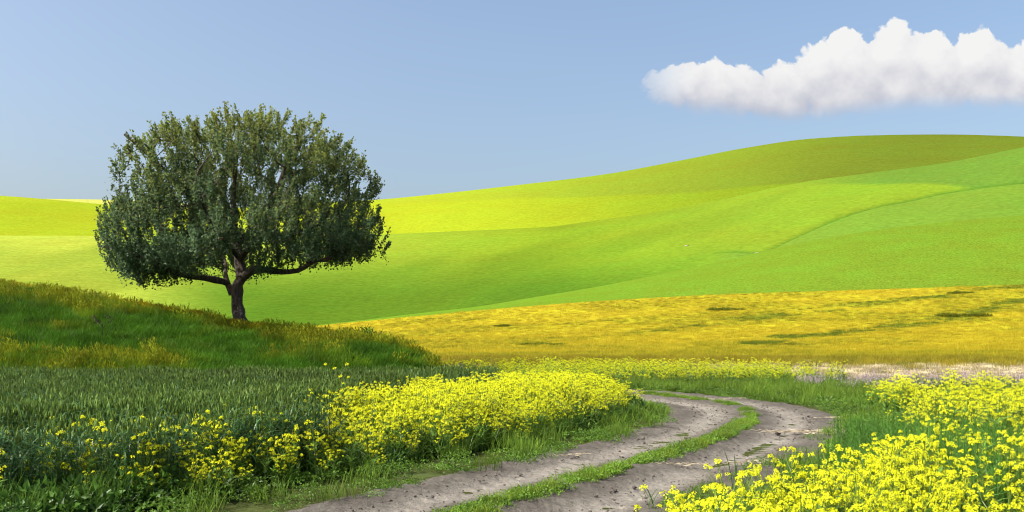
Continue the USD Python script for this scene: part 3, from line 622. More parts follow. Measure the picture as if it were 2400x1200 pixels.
# ------------------------------------------------------------------ ground cover along the track
P = np.vstack([poly_pts(6500, [(-13, 3), (-2, 3), (5, 3), (16, 3), (20, 33), (-3, 33), (-3, 24), (-3.2, 13), (-6, 10.6), (-13, 10)])])
s, ii = road(P)
edge = n2(P[:, 0], P[:, 1], .7, 61, 3) - .5
dens = n2(P[:, 0], P[:, 1], .45, 62, 3)
hw = 1.42 + .40 * np.exp(-((CLs[ii, 1] - 20) / 3) ** 2)
keep = (np.abs(s) > np.maximum(hw + edge * .95, 1.22))
keep &= ~((P[:, 0] > -0.4) & (P[:, 1] < 8.2) & (s > 0) & (s < 2.1 - (8.2 - P[:, 1]) * .12) & (dens < .56))
P = P[keep]; s = s[keep]; far = np.abs(s) - 1.4
protos = [cover_clump(.24, 170, .10, (0.094, 0.217, 0.018), .030), cover_clump(.24, 150, .15, (0.074, 0.180, 0.016), .034), grass_clump(.26, .22, 90, (0.07, 0.17, 0.018), (0.15, 0.27, 0.03), .007), cover_clump(.25, 130, .22, (0.078, 0.172, 0.021), .05)]
idx = np.where(far < .75, rng.choice([0, 0, 1, 1, 2], len(P)), rng.choice([0, 1, 1, 2, 3], len(P)))
scatter('/World/verge_plants', protos, z0(P, .0) + np.stack([0 * far, 0 * far, .035 * (far < .25)], 1), scale=rng.uniform(.7, 1.25, len(P)) * np.where(far < .3, .75, 1), idx=idx, tilt=.08, label='low leafy green ground cover on both verges of the track', cat='ground cover')
# the strip between the ruts
q = rng.uniform(150, 800, 3400); off = rng.normal(0, .085, len(q)); cxy = np.stack([np.interp(q, np.arange(900), CLs[:, a]) for a in (0, 1)], 1) + np.stack([np.interp(q, np.arange(900), CLn[:, a]) for a in (0, 1)], 1) * off[:, None]
gap = n2(cxy[:, 0], cxy[:, 1], .55, 71, 3); keep = gap - np.abs(off) * .8 - .16 * sm(cxy[:, 1], 16, 19) > .31; keep &= ~((cxy[:, 1] > 19.8) & (cxy[:, 1] < 20.8) & (rng.uniform(size=len(q)) < .6))
protos = [cover_clump(.13, 90, .075, (0.14, 0.29, 0.025), .024), cover_clump(.13, 80, .10, (0.11, 0.25, 0.022), .028), grass_clump(.13, .1, 40, (0.10, 0.20, 0.02), (0.20, 0.30, 0.035), .006)]
scatter('/World/strip_plants', protos, z0(cxy[keep], .06), scale=rng.uniform(.45, 1.05, keep.sum()), idx=rng.choice([0, 0, 1, 1, 2], keep.sum()), label='low green plants in the strip between the wheel ruts', cat='ground cover')
# scattered sprigs, clods, straw on the dirt
q = rng.uniform(100, 820, 11000); off = rng.choice([-1, 1], len(q)) * np.abs(rng.normal(.85, .35, len(q))); cxy = np.stack([np.interp(q, np.arange(900), CLs[:, a]) for a in (0, 1)], 1) + np.stack([np.interp(q, np.arange(900), CLn[:, a]) for a in (0, 1)], 1) * off[:, None]


def clod(seed):
    def fn(path):
        m = trimesh.creation.icosphere(1, .5); v = m.vertices * (1 + (meshkit.noise(m.vertices * 2.2 + seed) - .5)[:, None] * .9) * [1, .8, .55]
        put(path + '/lump', (v, m.faces), np.broadcast_to((0.085, 0.074, 0.063), v.shape), M['soil'])
    return fn


def zroad(P):
    return np.full(len(P), 0.02)


near_edge = np.abs(np.abs(off) - .82) > .25
keep = near_edge | (rng.uniform(size=len(q)) < .25)
scatter('/World/clods', [clod(k * 7.3) for k in range(4)], np.column_stack([cxy, zroad(cxy)])[keep], scale=rng.lognormal(math.log(.015), .55, keep.sum()), label='crumbled earth clods lying on the dirt track', cat='clods')


def straw_bits(path):
    mb = MB(); n = 60; p = disc(n, .45) * [1.6, .35, 1]; d = np.stack([rng.normal(1, .35, n) * rng.choice([-1, 1], n), rng.normal(0, .3, n), rng.uniform(-.02, .08, n)], 1)
    leaves(mb, p, d, rng.uniform(.06, .22, n), np.array((0.60, 0.54, 0.38)) * rng.uniform(.7, 1.2, (n, 1)), .05); mb.build(path + '/stalks', M['grass'])


sp = np.array([G(1930, 1018), G(1870, 1020), G(1960, 1022), G(1820, 1018), G(1690, 940), G(1730, 938), G(1600, 1098), G(1760, 1092), G(1940, 985), G(1340, 1075), G(1720, 1096)])
scatter('/World/straw', [straw_bits], np.column_stack([sp, np.full(len(sp), .06)]), yaw=rng.normal(.1, .2, len(sp)), scale=np.array([1.1, 1, .8, .7, .5, .4, .6, .6, .5, .5, .5]), label='pale straw stalks strewn across the right wheel rut', cat='straw')

# ------------------------------------------------------------------ mustard in flower
STRIP = [(-6.6, 9.6), (-4.6, 10.9), (-3.6, 11.9), (-3.1, 13.5), (-2.7, 16), (-2.1, 18.6), (-0.8, 21.2), (0.4, 22.8), (2.2, 22.6), (2.9, 20.4), (2.2, 18.3), (1.0, 16.0), (0.0, 14.0), (-1.2, 12.2), (-2.3, 10.6), (-3.6, 8.8), (-5.2, 7.2)]
FRONT = [(-10.5, 8.4), (-6.6, 10.0), (-4.6, 10.9), (-3.4, 9.4), (-4.4, 7.2), (-7.0, 6.4), (-10, 6.6)]
BANK = [(16, 23), (12, 22.3), (8.4, 21), (7.8, 19), (7.0, 16.4), (6.1, 13.8), (5.7, 11.5), (4.6, 9.2), (3.5, 7.6), (2.9, 6.0), (6.5, 3.6), (12, 3.6), (19, 12)]
CORNER = [(1.1, 5.2), (1.45, 6.4), (2.15, 7.5), (3.2, 8.5), (4.2, 9.4), (4.6, 9.2), (3.5, 7.6), (2.9, 6.0), (6.5, 3.4), (1.8, 3.2), (.95, 4.2)]
BACK = [(0.0, 31), (2.6, 30.8), (8, 30.5), (11.6, 31.5), (12.4, 33), (9.6, 37.5), (2.5, 40), (-3.2, 36.5), (-3.4, 33.5)]
rngk = rng.uniform
places = []
for poly, n in ((STRIP, 820), (FRONT, 75), (BANK, 950), (CORNER, 135), (BACK, 800)):
    P = poly_pts(n, poly); s, _ = road(P); P = P[np.abs(s) > 2.05 + .7 * (n2(P[:, 0], P[:, 1], .8, 81) - .5)] if poly is not CORNER else P[np.abs(s) > 1.6]
    if poly is STRIP:
        rs = np.abs(road(P)[0]); d = n2(P[:, 0], P[:, 1], 1.1, 83) + .33 * sm(P[:, 1] + P[:, 0] * .5, 4.5, 11.0) - .07; P = P[d > .50]
    if poly is BANK:
        g = inpoly(P, [(3.0, 8.4), (4.6, 11.6), (5.6, 14.2), (7.2, 15), (7.0, 11.4), (5.6, 9.4), (4.4, 8.2)]); P = P[~g | (rngk(size=len(P)) < .42)]
    places.append((poly, P))
allP = np.vstack([p for _, p in places]); reg = np.concatenate([np.full(len(p), k) for k, (_, p) in enumerate(places)])
# what shows largest from the road: the nearest plants inside the picture
fr = (np.abs(allP[:, 0] / allP[:, 1]) < .60) & (allP[:, 1] > 4.4)
order = np.argsort(np.where(fr, np.hypot(allP[:, 0], allP[:, 1]), 1e9)); single = order[:298]
rest = np.setdiff1d(np.arange(len(allP)), single)
PROTO_S = [mustard_clump(k, .8, 4, .24, .74, 80) for k in range(5)]
PROTO = [mustard_clump(k, 1.0, 5, .2, .74) for k in range(6)]
MASS = {0: ('mustard_flowers', 'yellow mustard flowers massed between the wheat and the track'), 1: ('mustard_flowers', 'sparse yellow mustard flowers in weeds before the wheat'), 2: ('mustard_flowers', 'dense yellow mustard bank stretching away on the right'), 3: ('mustard_flowers', 'yellow mustard flowers filling in the near right corner'), 4: ('mustard_flowers', 'yellow mustard strip beyond the bend of the track')}
edge = np.array([(-9.5, 9.1), (-5.4, 10.0), (-3.8, 11.3), (-3.1, 12.5), (-2.8, 14.2), (-2.7, 16.2), (-2.1, 18.9), (-.8, 21.6)]); q = rng.uniform(0, 4.6, 70); ep = np.stack([np.interp(q, np.arange(8), edge[:, k]) for k in (0, 1)], 1) + rng.normal(0, .22, (70, 2)) + [.25, -.35]
scatter(number('mustard_flowers'), [mustard_clump(k, .9, 2, .15, .86) for k in range(3)], z0(ep), scale=rng.uniform(.85, 1.1, 70), tilt=.06, label='scattered taller mustard flowers poking over the edge of the wheat', cat='wildflowers')
for r in range(5):
    P = allP[rest[reg[rest] == r]]
    if len(P) < 3: continue
    if r == 0: P = np.vstack([P, P[P[:, 1] > 13.5] + rng.normal(0, .2, (int((P[:, 1] > 13.5).sum()), 2))])
    rs = np.abs(road(P)[0])
    scatter(number(MASS[r][0]), PROTO_S if r in (0, 4) else PROTO[:5], z0(P), scale=rng.uniform(.72, 1.12, len(P)) * (.9 if r == 4 else 1) * (.5 + .5 * sm(rs, 2.0, 3.6)), tilt=.06, label=MASS[r][1], cat='wildflowers')


def make_mustard(path, h, nb, tall=False):
    x = UsdGeom.Xform.Define(stage, path); s, lv, hd = mustard_parts(h, nb, 1.15, 1.2)
    s.build(number('stem', path), M['weed'])
    for m in lv: m.build(number('leaf', path), M['weed'])
    for m in hd: m.build(number('flower_head', path), M['petal'])
    return x


def place(x, loc, rz, sc=1.0):
    x.AddTranslateOp().Set(Gf.Vec3d(*map(float, loc))); x.AddRotateZOp().Set(float(rz)); x.AddScaleOp().Set(Gf.Vec3f(sc, sc, sc))


GROUPS = {0: 'mustard plants between wheat and track', 1: 'mustard plants before the wheat', 2: 'mustard plants in the right bank', 3: 'mustard plants in the near right corner', 4: 'mustard plants beyond the bend'}


def zone(r, p, s, sc):
    """Which stretch of its flower bed a plant stands in."""
    size = 'tall' if sc > 1.0 else ('low' if sc < .78 else 'middling')
    if r == 0:
        across = 'on the rut side' if abs(s) < 3.0 else ('deep in the strip' if abs(s) < 4.2 else 'on the wheat side'); along = 'near end' if p[1] < 9.5 else ('by the straight ruts' if p[1] < 11.5 else ('halfway to the bend' if p[1] < 14 else 'near the bend'))
        return f'{size} mustard plant {across} left of the track, {along}'
    if r == 1: return size + ' mustard plant among weeds before the wheat, ' + ('at the far left' if p[0] < -7 else ('left of the strip' if p[0] < -5.4 else 'where the flower strip begins'))
    if r == 3:
        return size + ' mustard plant, near right corner, ' + ('leaning over the bare dirt' if s < 2.9 else ('a step in from the dirt' if s < 4.2 else 'well inside the bank')) + (', in the front row' if p[1] < 5.4 else (', in the second row' if p[1] < 6.4 else (', behind the front rows' if p[1] < 7.6 else '; behind it green weeds')))
    return size + ' mustard plant in the right bank, ' + ('nearest the viewer' if p[1] < 5.6 else ('beside the green weeds' if p[0] < 6 else 'towards the right edge')) + (' with clumps in front' if p[1] > 7 else '')


protos = []
for k, i in enumerate(single):
    p = allP[i]; name = number('mustard_plant'); grp = GROUPS[int(reg[i])]; rz, sc = rng.uniform(0, 360), rng.uniform(.68, 1.12) * (.72 if reg[i] == 1 else .58 + .42 * float(sm(abs(road(p[None])[0][0]), 2.0, 3.4)) if reg[i] != 3 else 1)
    lab = zone(int(reg[i]), p, road(p[None])[0][0], sc)
    if k < 9:
        x = make_mustard(name, rng.uniform(.62, .8), int(rng.integers(6, 10))); protos.append(name); place(x, (p[0], p[1], -.02), rz, sc)
    else:
        x = UsdGeom.Xform.Define(stage, name); x.GetPrim().GetReferences().AddInternalReference(protos[int(rng.integers(len(protos)))]); x.GetPrim().SetInstanceable(True)
        ops = [UsdGeom.XformOp(x.GetPrim().GetAttribute(n)) for n in ('xformOp:translate', 'xformOp:rotateZ', 'xformOp:scale')]
        ops[0].Set(Gf.Vec3d(float(p[0]), float(p[1]), -.02)); ops[1].Set(float(rz)); ops[2].Set(Gf.Vec3f(sc, sc, sc))
    tag(x, lab, 'mustard plant', grp)
# under the nearest single plants, a companion fill of clumps so that the bank stays dense
near = allP[single]; keep = reg[single] >= 2
scatter(number('mustard_flowers'), PROTO, z0(near[keep] + rng.normal(0, .16, (keep.sum(), 2))), scale=rng.uniform(.72, .95, keep.sum()), tilt=.06, label='lower yellow mustard flowers crowding under the nearest plants', cat='wildflowers')
keep = reg[single] < 2
scatter(number('mustard_flowers'), PROTO, z0(near[keep] + rng.normal(0, .3, (keep.sum(), 2)))[::2], scale=rng.uniform(.5, .75, keep.sum())[::2], tilt=.06, label='lower mustard flowers among the weeds before the wheat', cat='wildflowers')

# the tall tuft that stands out against the wheat
tx = make_mustard(number('tall_mustard'), 1.22, 12); p = G(775, 1062); place(tx, (p[0], p[1] + .8, 0), 40); tag(tx, 'tall loose mustard plant standing out against the dark wheat', 'mustard plant')

# ------------------------------------------------------------------ other weeds
P = poly_pts(420, [(2.9, 8.6), (4.4, 11.8), (5.4, 14.2), (7.4, 15.2), (7.4, 12.4), (5.8, 9.6), (4.5, 8.2)]); s, _ = road(P); P = P[s > 1.55]
scatter('/World/feathery_weeds', [feather_weed(k) for k in range(4)], z0(P), scale=rng.uniform(.8, 1.3, len(P)), tilt=.06, label='dark feathery green weeds between the right rut and the bank', cat='weeds')
P = np.vstack([poly_pts(900, FRONT), poly_pts(500, STRIP)]); s, _ = road(P); P = P[np.abs(s) > 1.9]
scatter('/World/leafy_weeds', [cover_clump(.26, 120, .32, (0.055, 0.15, 0.02), .085, flat=1.0), cover_clump(.26, 120, .26, (0.075, 0.19, 0.022), .06, flat=1.0), grass_clump(.42, .2, 40, (0.05, 0.13, 0.02), (0.11, 0.22, 0.03), .012)], z0(P), scale=rng.uniform(.7, 1.2, len(P)), tilt=.06, label='leafy green weeds at the foot of the wheat', cat='weeds')
P = np.vstack([poly_pts(85, [(8.4, 26.5), (10.5, 25), (13, 25), (18, 27), (20, 31), (12.5, 31), (9.6, 30)]), poly_pts(90, [(-3.6, 34.5), (-1, 35), (-.6, 38), (-4, 38)])])
scatter('/World/purple_flowers', [purple_clump(k) for k in range(3)], z0(P), scale=rng.uniform(.8, 1.2, len(P)), tilt=.06, label='pale purple wildflowers behind the yellow flowers', cat='wildflowers')
P = np.vstack([poly_pts(520, [(-3.4, 24.6), (0.5, 23.8), (1.2, 26.2), (1.0, 30), (-4.2, 33.5)]), poly_pts(900, [(2, 29), (6.5, 27), (8.6, 22.5), (10, 23), (12.5, 30.5), (2, 31.5)])]); s, _ = road(P); P = P[np.abs(s) > 1.8]
scatter('/World/bend_grass', [grass_clump(.34, .3, 90, (0.08, 0.19, 0.018), (0.17, 0.28, 0.03), .010), grass_clump(.42, .3, 80, (0.06, 0.15, 0.018), (0.15, 0.25, 0.03), .011), cover_clump(.3, 120, .25, (0.09, 0.22, 0.022), .06)], z0(P), scale=rng.uniform(.6, 1.1, len(P)), tilt=.08, label='green grass round the outside of the bend', cat='grass')


def grass_plant(path, h, n, col):
    x = UsdGeom.Xform.Define(stage, path)
    for k in range(n):
        mb = MB(); c = np.array(col) * rng.uniform(.8, 1.3)
        blades(mb, disc(1, .04), rng.uniform(0, 6.3), h * rng.uniform(.55, 1), .016, rng.uniform(.05, .25), rng.uniform(0, .5), c * .8, c * 1.2, 6); mb.build(number('blade', path), M['weed'])
    return x


for px, py, z, h, n, lab in ((1722, 1150, .0, .55, 7, 'tall grass tuft rising beside the bank at the right rut'), (1525, 1195, .0, .30, 5, 'small grass sprig on the bare dirt at the bottom edge')):
    p = G(px, py); x = grass_plant(number('grass_tuft'), h, n, (0.05, 0.11, 0.03)); place(x, (p[0], p[1], 0), 0); tag(x, lab, 'grass')

# dry umbel on the mound
p = _mi([[.42, 240]])[0]; x = UsdGeom.Xform.Define(stage, number('dry_umbel')); mb = MB(); dk = (0.030, 0.018, 0.012); tube(mb, [(0, 0, 0), (.01, 0, .35), (0, 0, .62)], [.012, .010, .008], dk, 5); mb.build(str(x.GetPath()) + '/stem', M['weed'])
for k in range(9):
    an = k * .7 + rng.uniform(-.2, .2); r = rng.uniform(.22, .5); e = np.array([np.cos(an) * r, np.sin(an) * r, .62 + rng.uniform(.02, .28)]); mb = MB(); tube(mb, [(0, 0, .4 + .02 * k), e * [.6, .6, .9], e], [.006, .005, .004], dk, 4)
    leaves(mb, e + rng.normal(0, .035, (22, 3)), rng.normal(size=(22, 3)), .035, dk, .8); mb.build(number('umbel', str(x.GetPath())), M['weed'])
place(x, p, 0); tag(x, 'dark dried umbel plant standing low on the mound', 'plant')


def shrub(loc, wx, wy, h, col, lab, n=900, size=.10, cat='shrub', density=1.0):
    path = number('shrub'); x = UsdGeom.Xform.Define(stage, path); mb = MB()
    d = rng.normal(size=(n, 3)); d[:, 2] = np.abs(d[:, 2]); d /= np.linalg.norm(d, axis=1, keepdims=True)
    nl = 7; lx = np.linspace(-.42, .42, nl) * wx + rng.normal(0, .05, nl) * wx; ly = rng.normal(0, .18, nl) * wy; lh = rng.uniform(.35, 1.05, nl) * (1 - .5 * np.abs(np.linspace(-1, 1, nl))); pick = rng.integers(0, nl, n)
    p = d * rng.uniform(.4, 1.05, (n, 1)) * np.stack([np.full(n, wx * .17), np.full(n, wy * .32), lh[pick] * h], 1) + np.stack([lx[pick], ly[pick], np.zeros(n)], 1)
    leaves(mb, p, d + rng.normal(0, .6, (n, 3)) + [0, 0, .5], size * rng.uniform(.6, 1.4, n), np.asarray(col) * rng.uniform(.6, 1.5, (n, 1)), .35); mb.build(path + '/foliage', M['grass'])
    st = MB()
    for k in range(7): a = rng.uniform(0, 6.3); tube(st, [(0, 0, -.1), (np.cos(a) * wx * .15, np.sin(a) * wy * .15, h * .4), (np.cos(a) * wx * .28, np.sin(a) * wy * .28, h * .7)], [.02, .014, .008], (0.05, 0.04, 0.03), 4)
    st.build(path + '/stems', M['weed']); place(x, loc, 0); tag(x, lab, cat)


def on_gold(px, py):
    pyg = HY - gold['a'][:120] * F; j = np.argmin(np.abs(U - px)); i = np.argmin(np.abs(pyg[:, j] - py)); return np.array([gold['X'][i, j], gold['Y'][i, j], gold['Z'][i, j]])


mp = lambda t, u: _mi([[t, u]])[0]
shrub(mp(.80, 868), 1.6, 1.2, .95, (0.12, 0.25, 0.02), 'feathery bright green bush on the nose of the mound', 1500, .16)
shrub(mp(.90, 940), 1.3, .9, .62, (0.06, 0.13, 0.012), 'low dark green bush at the right tip of the mound', 800, .10)
shrub(mp(.88, 790), 1.9, .8, .58, (0.06, 0.13, 0.012), 'long low green bush on the mound crest right of the tree', 900, .10)
shrub(mp(.84, 165), 1.4, 1.0, .45, (0.16, 0.22, 0.018), 'yellowish green bush near the mound crest at the far left', 1100, .12)
shrub(mp(.86, 560), 1.3, .8, .40, (0.27, 0.28, 0.02), 'yellow green grass bush at the foot of the tree', 1000, .12)
shrub(on_gold(1270, 808), 5.6, 2.6, .32, (0.09, 0.15, 0.012), 'long flat dark green bush at the lower edge of the golden field', 1500, .16)
shrub(on_gold(1178, 766), 2.8, 1.4, .5, (0.13, 0.17, 0.015), 'small dark bush alone in the middle of the golden field', 700, .2)
shrub(on_gold(1700, 728), 6.0, 3.5, .55, (0.12, 0.16, 0.014), 'dark bush on the upper golden field left of the green streaks', 1200, .3)
shrub(on_gold(2250, 688), 4.0, 2.5, .6, (0.12, 0.16, 0.014), 'small dark bush just under the crest of the golden field', 900, .3)
shrub(on_gold(2250, 742), 7.0, 4.0, .6, (0.14, 0.17, 0.014), 'broad dark bush on the right side of the golden field', 1500, .35)
shrub(on_gold(1860, 810), 4.0, 1.2, .5, (0.17, 0.19, 0.015), 'olive bush at the foot of the golden field on the right', 900, .18)

# pale stones on the green hills
def stone(loc, r, lab):
    m = trimesh.creation.icosphere(2, r); v = m.vertices * (1 + (meshkit.noise(m.vertices * 1.3 / r + loc[0]) - .5)[:, None] * .8) * [1.3, 1, .6]
    mm = put(number('boulder'), (v, m.faces), None, M['stone'], smooth=False); mm.AddTranslateOp().Set(Gf.Vec3d(*map(float, loc))); tag(mm, lab, 'boulder')

EH = hill_shape['lime']


def on_hill(px, py):
    pyg = HY - EH['a'][:150] * F; j = np.argmin(np.abs(U - px)); i = np.argmin(np.abs(pyg[:, j] - py)); return np.array([EH['X'][i, j], EH['Y'][i, j], EH['Z'][i, j]])


stone(on_hill(1608, 577), .75, 'small pale stone alone in the lime green hill field'); stone(on_hill(1776, 584), 1.0, 'pale boulder at the lower end of the dark diagonal crease')

# ------------------------------------------------------------------ the tree
TY = 36.0
TB = _mi([[1.0, 562]])[0]; TB = at(562, 757, TY)
PXM = TY / F


def T(px, py, dy=0.0): return at(px, py, TY) + [0, dy, 0]


rt = np.random.default_rng(4)
# main limbs, drawn by hand: (points, start radius, end radius)
LIMBS = [([T(563, 775), T(560, 735), T(555, 700), T(556, 672), T(566, 652)], .31, .22),
         ([T(545, 690), T(540, 678), T(530, 664, .2), T(518, 648, .6), T(505, 625, 1.2), T(490, 590, 1.8)], .14, .07),
         ([T(566, 652), T(585, 640, -.1), T(605, 632, -.3), T(640, 636, -.6), T(690, 640, -.8), T(720, 634, -.9), T(740, 621, -1.0), T(775, 614, -1.1), T(815, 600, -1.2), T(850, 585, -1.2)], .17, .05),
         ([T(530, 662, .1), T(500, 655, -.4), T(455, 650, -.9), T(425, 640, -1.2), T(400, 622, -1.4), T(360, 610, -1.5), T(310, 595, -1.5), T(270, 585, -1.4)], .14, .05),
         ([T(566, 652), T(558, 620, .2), T(548, 570, .4), T(540, 520, .4), T(520, 470, .3), T(490, 420, 0), T(470, 380, -.3)], .22, .07),
         ([T(548, 570, .4), T(590, 520, .8), T(620, 460, 1.2), T(640, 400, 1.4), T(655, 340, 1.3), T(660, 300, 1.2)], .14, .05),
         ([T(560, 610, .2), T(610, 570, -.8), T(660, 530, -1.6), T(700, 480, -2.2), T(730, 430, -2.6)], .13, .05),
         ([T(540, 520, .4), T(480, 480, 1.0), T(430, 450, 1.6), T(370, 430, 1.9), T(320, 415, 2.0)], .12, .05),
         ([T(530, 500, .4), T(470, 460, -1.2), T(410, 400, -2.0), T(350, 345, -2.3)], .11, .045),
         ([T(620, 560, -.6), T(690, 540, .8), T(750, 500, 1.6), T(790, 450, 2.0), T(795, 400, 2.1)], .11, .045),
         ([T(555, 600, .3), T(560, 560, 1.8), T(570, 510, 3.0), T(580, 450, 3.6)], .13, .05),
         ([T(556, 600, .1), T(545, 560, -1.6), T(540, 520, -2.8), T(535, 480, -3.4)], .12, .045),
         ([T(540, 500, .4), T(545, 430, .2), T(560, 360, -.2), T(560, 300, -.2)], .12, .045)]
HALF = [(268, 40), (280, 120), (300, 175), (325, 220), (350, 245), (380, 262), (420, 280), (450, 285), (470, 262), (490, 270), (520, 300), (560, 320), (595, 325), (615, 305), (635, 240), (655, 150), (668, 60)]
HALF = [(a + 24 * max(0, (420 - a) / 150), b_) for a, b_ in HALF]
hz = np.array([EYE + (HY - a) * PXM for a, _ in HALF])[::-1]; hr = np.array([b * PXM for _, b in HALF])[::-1]
AX = (582 - 1200) * PXM


def env(p, k=1.0):
    z = p[:, 2]; r = np.hypot(p[:, 0] - AX, (p[:, 1] - TY) * 1.08); ang = np.arctan2(p[:, 1] - TY, p[:, 0] - AX)
    lob = 1 + .52 * (meshkit.fbm(np.stack([np.cos(ang) * 2.0 + 13, np.sin(ang) * 2.0 + 5, z * .8], 1), 3, 15) - .5)
    R = np.interp(z, hz, hr, left=0, right=0) * lob * k
    low = EYE + (HY - np.where(p[:, 0] < AX - .3, np.interp(r, [0, 1.2, 2.2, 4.0, 5.6], [590, 612, 652, 664, 650]), np.interp(r, [0, 1.3, 3.0, 5.5], [588, 600, 622, 636]))) * PXM
    return (r < R) & (z > low), r / np.maximum(R, 1e-3)


lo = np.array([AX - 6.5, TY - 6.2, hz[0]]); hi = np.array([AX + 6.5, TY + 6.2, hz[-1]])
att = rt.uniform(lo, hi, (26000, 3)); ok, rel = env(att); att = att[ok & (rt.uniform(size=len(att)) < (.16 + .84 * np.clip(rel, 0, 1) ** 1.5))][:7500]
for cx, cy, dy, rx_, ry_, rz_, m_ in ((395, 650, -1.3, 1.7, 1.3, .55, 420), (330, 630, -.6, 1.1, 1.1, .55, 200), (820, 605, -1.0, 1.1, 1.1, .5, 200), (630, 645, -1.2, .35, .4, .35, 25)):
    g = rt.normal(size=(m_ * 3, 3)); g = g / np.linalg.norm(g, axis=1, keepdims=True) * rt.uniform(0, 1, (m_ * 3, 1)) ** (1 / 3); att = np.vstack([att, T(cx, cy, dy) + g[:m_] * [rx_, ry_, rz_]])
# gaps: holes in the crown where the sky shows
hole = meshkit.fbm(att * [.62, .62, 1.05], 2, 91); att = att[hole > .46]
nodes, par, main = [], [], []
for li, (pts, r0, r1) in enumerate(LIMBS):
    pts = np.array(pts); L = np.r_[0, np.cumsum(np.linalg.norm(np.diff(pts, axis=0), axis=1))]; q = np.linspace(0, L[-1], max(3, int(L[-1] / .22)))
    from scipy.interpolate import CubicSpline
    sp_ = np.stack([CubicSpline(L, pts[:, a])(q) for a in range(3)], 1); start = len(nodes)
    for k, p in enumerate(sp_): nodes.append(p); par.append(start + k - 1 if k else -1); main.append(li)
nodes = list(nodes); alive = att.copy(); STEP = .22
for it in range(70):
    if len(alive) == 0: break
    arr = np.array(nodes); d, i = cKDTree(arr).query(alive); use = d < 2.4
    kill = d < .29; alive2 = alive[~kill]; d, i = d[~kill], i[~kill]
    use = d < 2.4
    if not use.any(): break
    dirs = alive2[use] - arr[i[use]]; dirs /= np.linalg.norm(dirs, axis=1, keepdims=True)
    acc = np.zeros_like(arr); np.add.at(acc, i[use], dirs); cnt = np.bincount(i[use], minlength=len(arr)); grow = np.where(cnt > 0)[0]
    a = acc[grow] / cnt[grow][:, None] + [0, 0, .18] + rt.normal(0, .12, (len(grow), 3)); a /= np.linalg.norm(a, axis=1, keepdims=True)
    for g, v in zip(grow, a): nodes.append(arr[g] + v * STEP); par.append(int(g)); main.append(-1)
    alive = alive2
    if len(nodes) > 14000: break
nodes = np.array(nodes); par = np.array(par); main = np.array(main)
w = np.ones(len(nodes)) * 0.0; kids = np.bincount(par[par >= 0], minlength=len(nodes)); w[kids == 0] = 1.0
for k in range(len(nodes) - 1, -1, -1):
    if par[k] >= 0: w[par[k]] += w[k]
rad = .0095 * np.maximum(w, 1) ** .42
tree = UsdGeom.Xform.Define(stage, '/World/pear_tree'); tree.AddTranslateOp().Set(Gf.Vec3d(*map(float, TB)))
tag(tree, 'broad crowned dark green tree with a leaning trunk on the mound', 'tree')
for li, (pts, r0, r1) in enumerate(LIMBS):
    p = nodes[main == li]; k = np.linspace(0, 1, len(p)); r = r0 + (r1 - r0) * k ** .8
    if li == 0: r = r + .09 * np.exp(-k * 9) + .02 * rt.normal(size=len(p)); 
    r = r * (1 + .10 * rt.normal(size=len(r)))
    mb = MB(); tube(mb, p - TB, r, (0, 0, 0), 14 if li == 0 else 9)
    v = np.vstack(mb.v); v = v + (meshkit.fbm(v * 3.1, 3, 2)[:, None] - .5) * .12 * np.minimum(1, r0 / .2)
    mb.v = [v]; mb.build('/World/pear_tree/trunk' if li == 0 else number('limb', '/World/pear_tree'), M['bark'], smooth=True)
mb = MB(); tw = np.where(main < 0)[0]; a, b = nodes[par[tw]] - TB, nodes[tw] - TB; ra, rb = np.minimum(rad[par[tw]], .06), np.minimum(rad[tw], .055)
ax = b - a; axn = ax / (np.linalg.norm(ax, axis=1, keepdims=True) + 1e-9); s1 = np.cross(axn, [.3, .9, .1]); s1 /= np.linalg.norm(s1, axis=1, keepdims=True); s2 = np.cross(axn, s1); n = len(a)
V = np.stack([(c + r[:, None] * (np.cos(t) * s1 + np.sin(t) * s2)) for c, r in ((a, ra), (b, rb)) for t in (0, 2.094, 4.189)], 1).reshape(-1, 3)
f = np.array([[0, 1, 4], [0, 4, 3], [1, 2, 5], [1, 5, 4], [2, 0, 3], [2, 3, 5]]); mb.add(V, (f[None] + (np.arange(n) * 6)[:, None, None]).reshape(-1, 3), (0, 0, 0)); tag(mb.build('/World/pear_tree/twigs', M['bark']), kind='stuff')
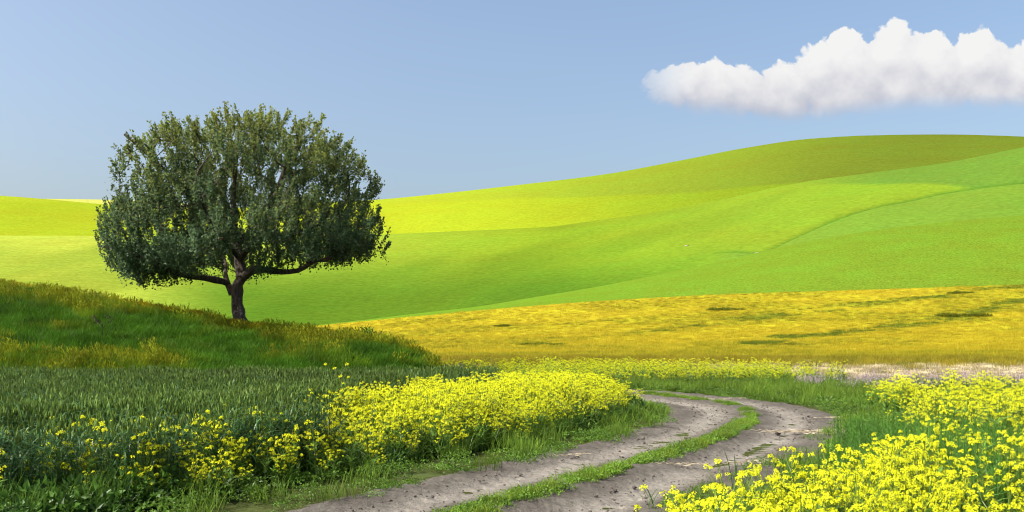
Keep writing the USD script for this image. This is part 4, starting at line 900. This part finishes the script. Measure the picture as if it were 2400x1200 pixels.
# leaves: along the last twigs and along upright shoots
thin = np.where((w < 7) & (main < 0))[0]; ok, rel = env(nodes[thin], 1.04)
shoots, leafp, leafd = [], [], []
for k, rl in zip(thin, rel):
    p = nodes[k] - TB; d0 = nodes[k] - nodes[max(par[k], 0)]; m = rt.poisson(9)
    if m: leafp.append(p + rt.normal(0, .10, (m, 3))); leafd.append(rt.normal(size=(m, 3)) + [0, 0, -.15])
    if w[k] <= 3 and rt.uniform() < .8:
        L = rt.uniform(.25, .75) + (.35 if rl > .82 and rt.uniform() < .4 and p[2] < 4.6 else 0); out = np.array([p[0] - (AX - TB[0]), p[1] - (TY - TB[1]), 0]); out /= np.linalg.norm(out) + 1e-6
        dv = np.array([0, 0, 1]) + out * rt.uniform(.0, .7) + rt.normal(0, .2, 3); dv /= np.linalg.norm(dv); m = int(L * 72); t_ = rt.uniform(.05, 1, m)[:, None]
        leafp.append(p + dv * L * t_ + rt.normal(0, .035, (m, 3))); leafd.append(rt.normal(size=(m, 3)) + dv * .8); shoots.append((p, p + dv * L))
sb = MB()
for a, b in shoots: tube(sb, [a, (a + b) / 2 + rt.normal(0, .02, 3), b], [.009, .007, .004], (0, 0, 0), 3)
tag(sb.build('/World/pear_tree/shoots', M['bark']), kind='stuff')
LP, LD = np.vstack(leafp), np.vstack(leafd); n = len(LP)
hgt = np.clip((LP[:, 2] - 1.5) / 7.5, 0, 1); sunlit_tint = np.clip(hgt * 1.25 - .35 + rt.normal(0, .22, n) + (meshkit.fbm(LP * .5, 3, 9) - .5) * 1.1, 0, 1)  # sunlight on the crown painted in: leaves yellower and lighter with height
lc = mixc((0.165, 0.315, 0.140), (0.50, 0.60, 0.10), sunlit_tint) * rt.uniform(.75, 1.25, (n, 1))
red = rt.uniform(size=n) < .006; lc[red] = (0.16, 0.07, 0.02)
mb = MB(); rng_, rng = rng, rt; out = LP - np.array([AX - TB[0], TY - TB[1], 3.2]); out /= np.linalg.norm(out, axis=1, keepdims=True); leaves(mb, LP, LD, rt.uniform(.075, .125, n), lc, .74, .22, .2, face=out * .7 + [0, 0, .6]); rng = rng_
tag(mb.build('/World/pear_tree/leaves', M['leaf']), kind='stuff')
print('leaves', n, 'nodes', len(nodes), 'attractors left', len(alive))
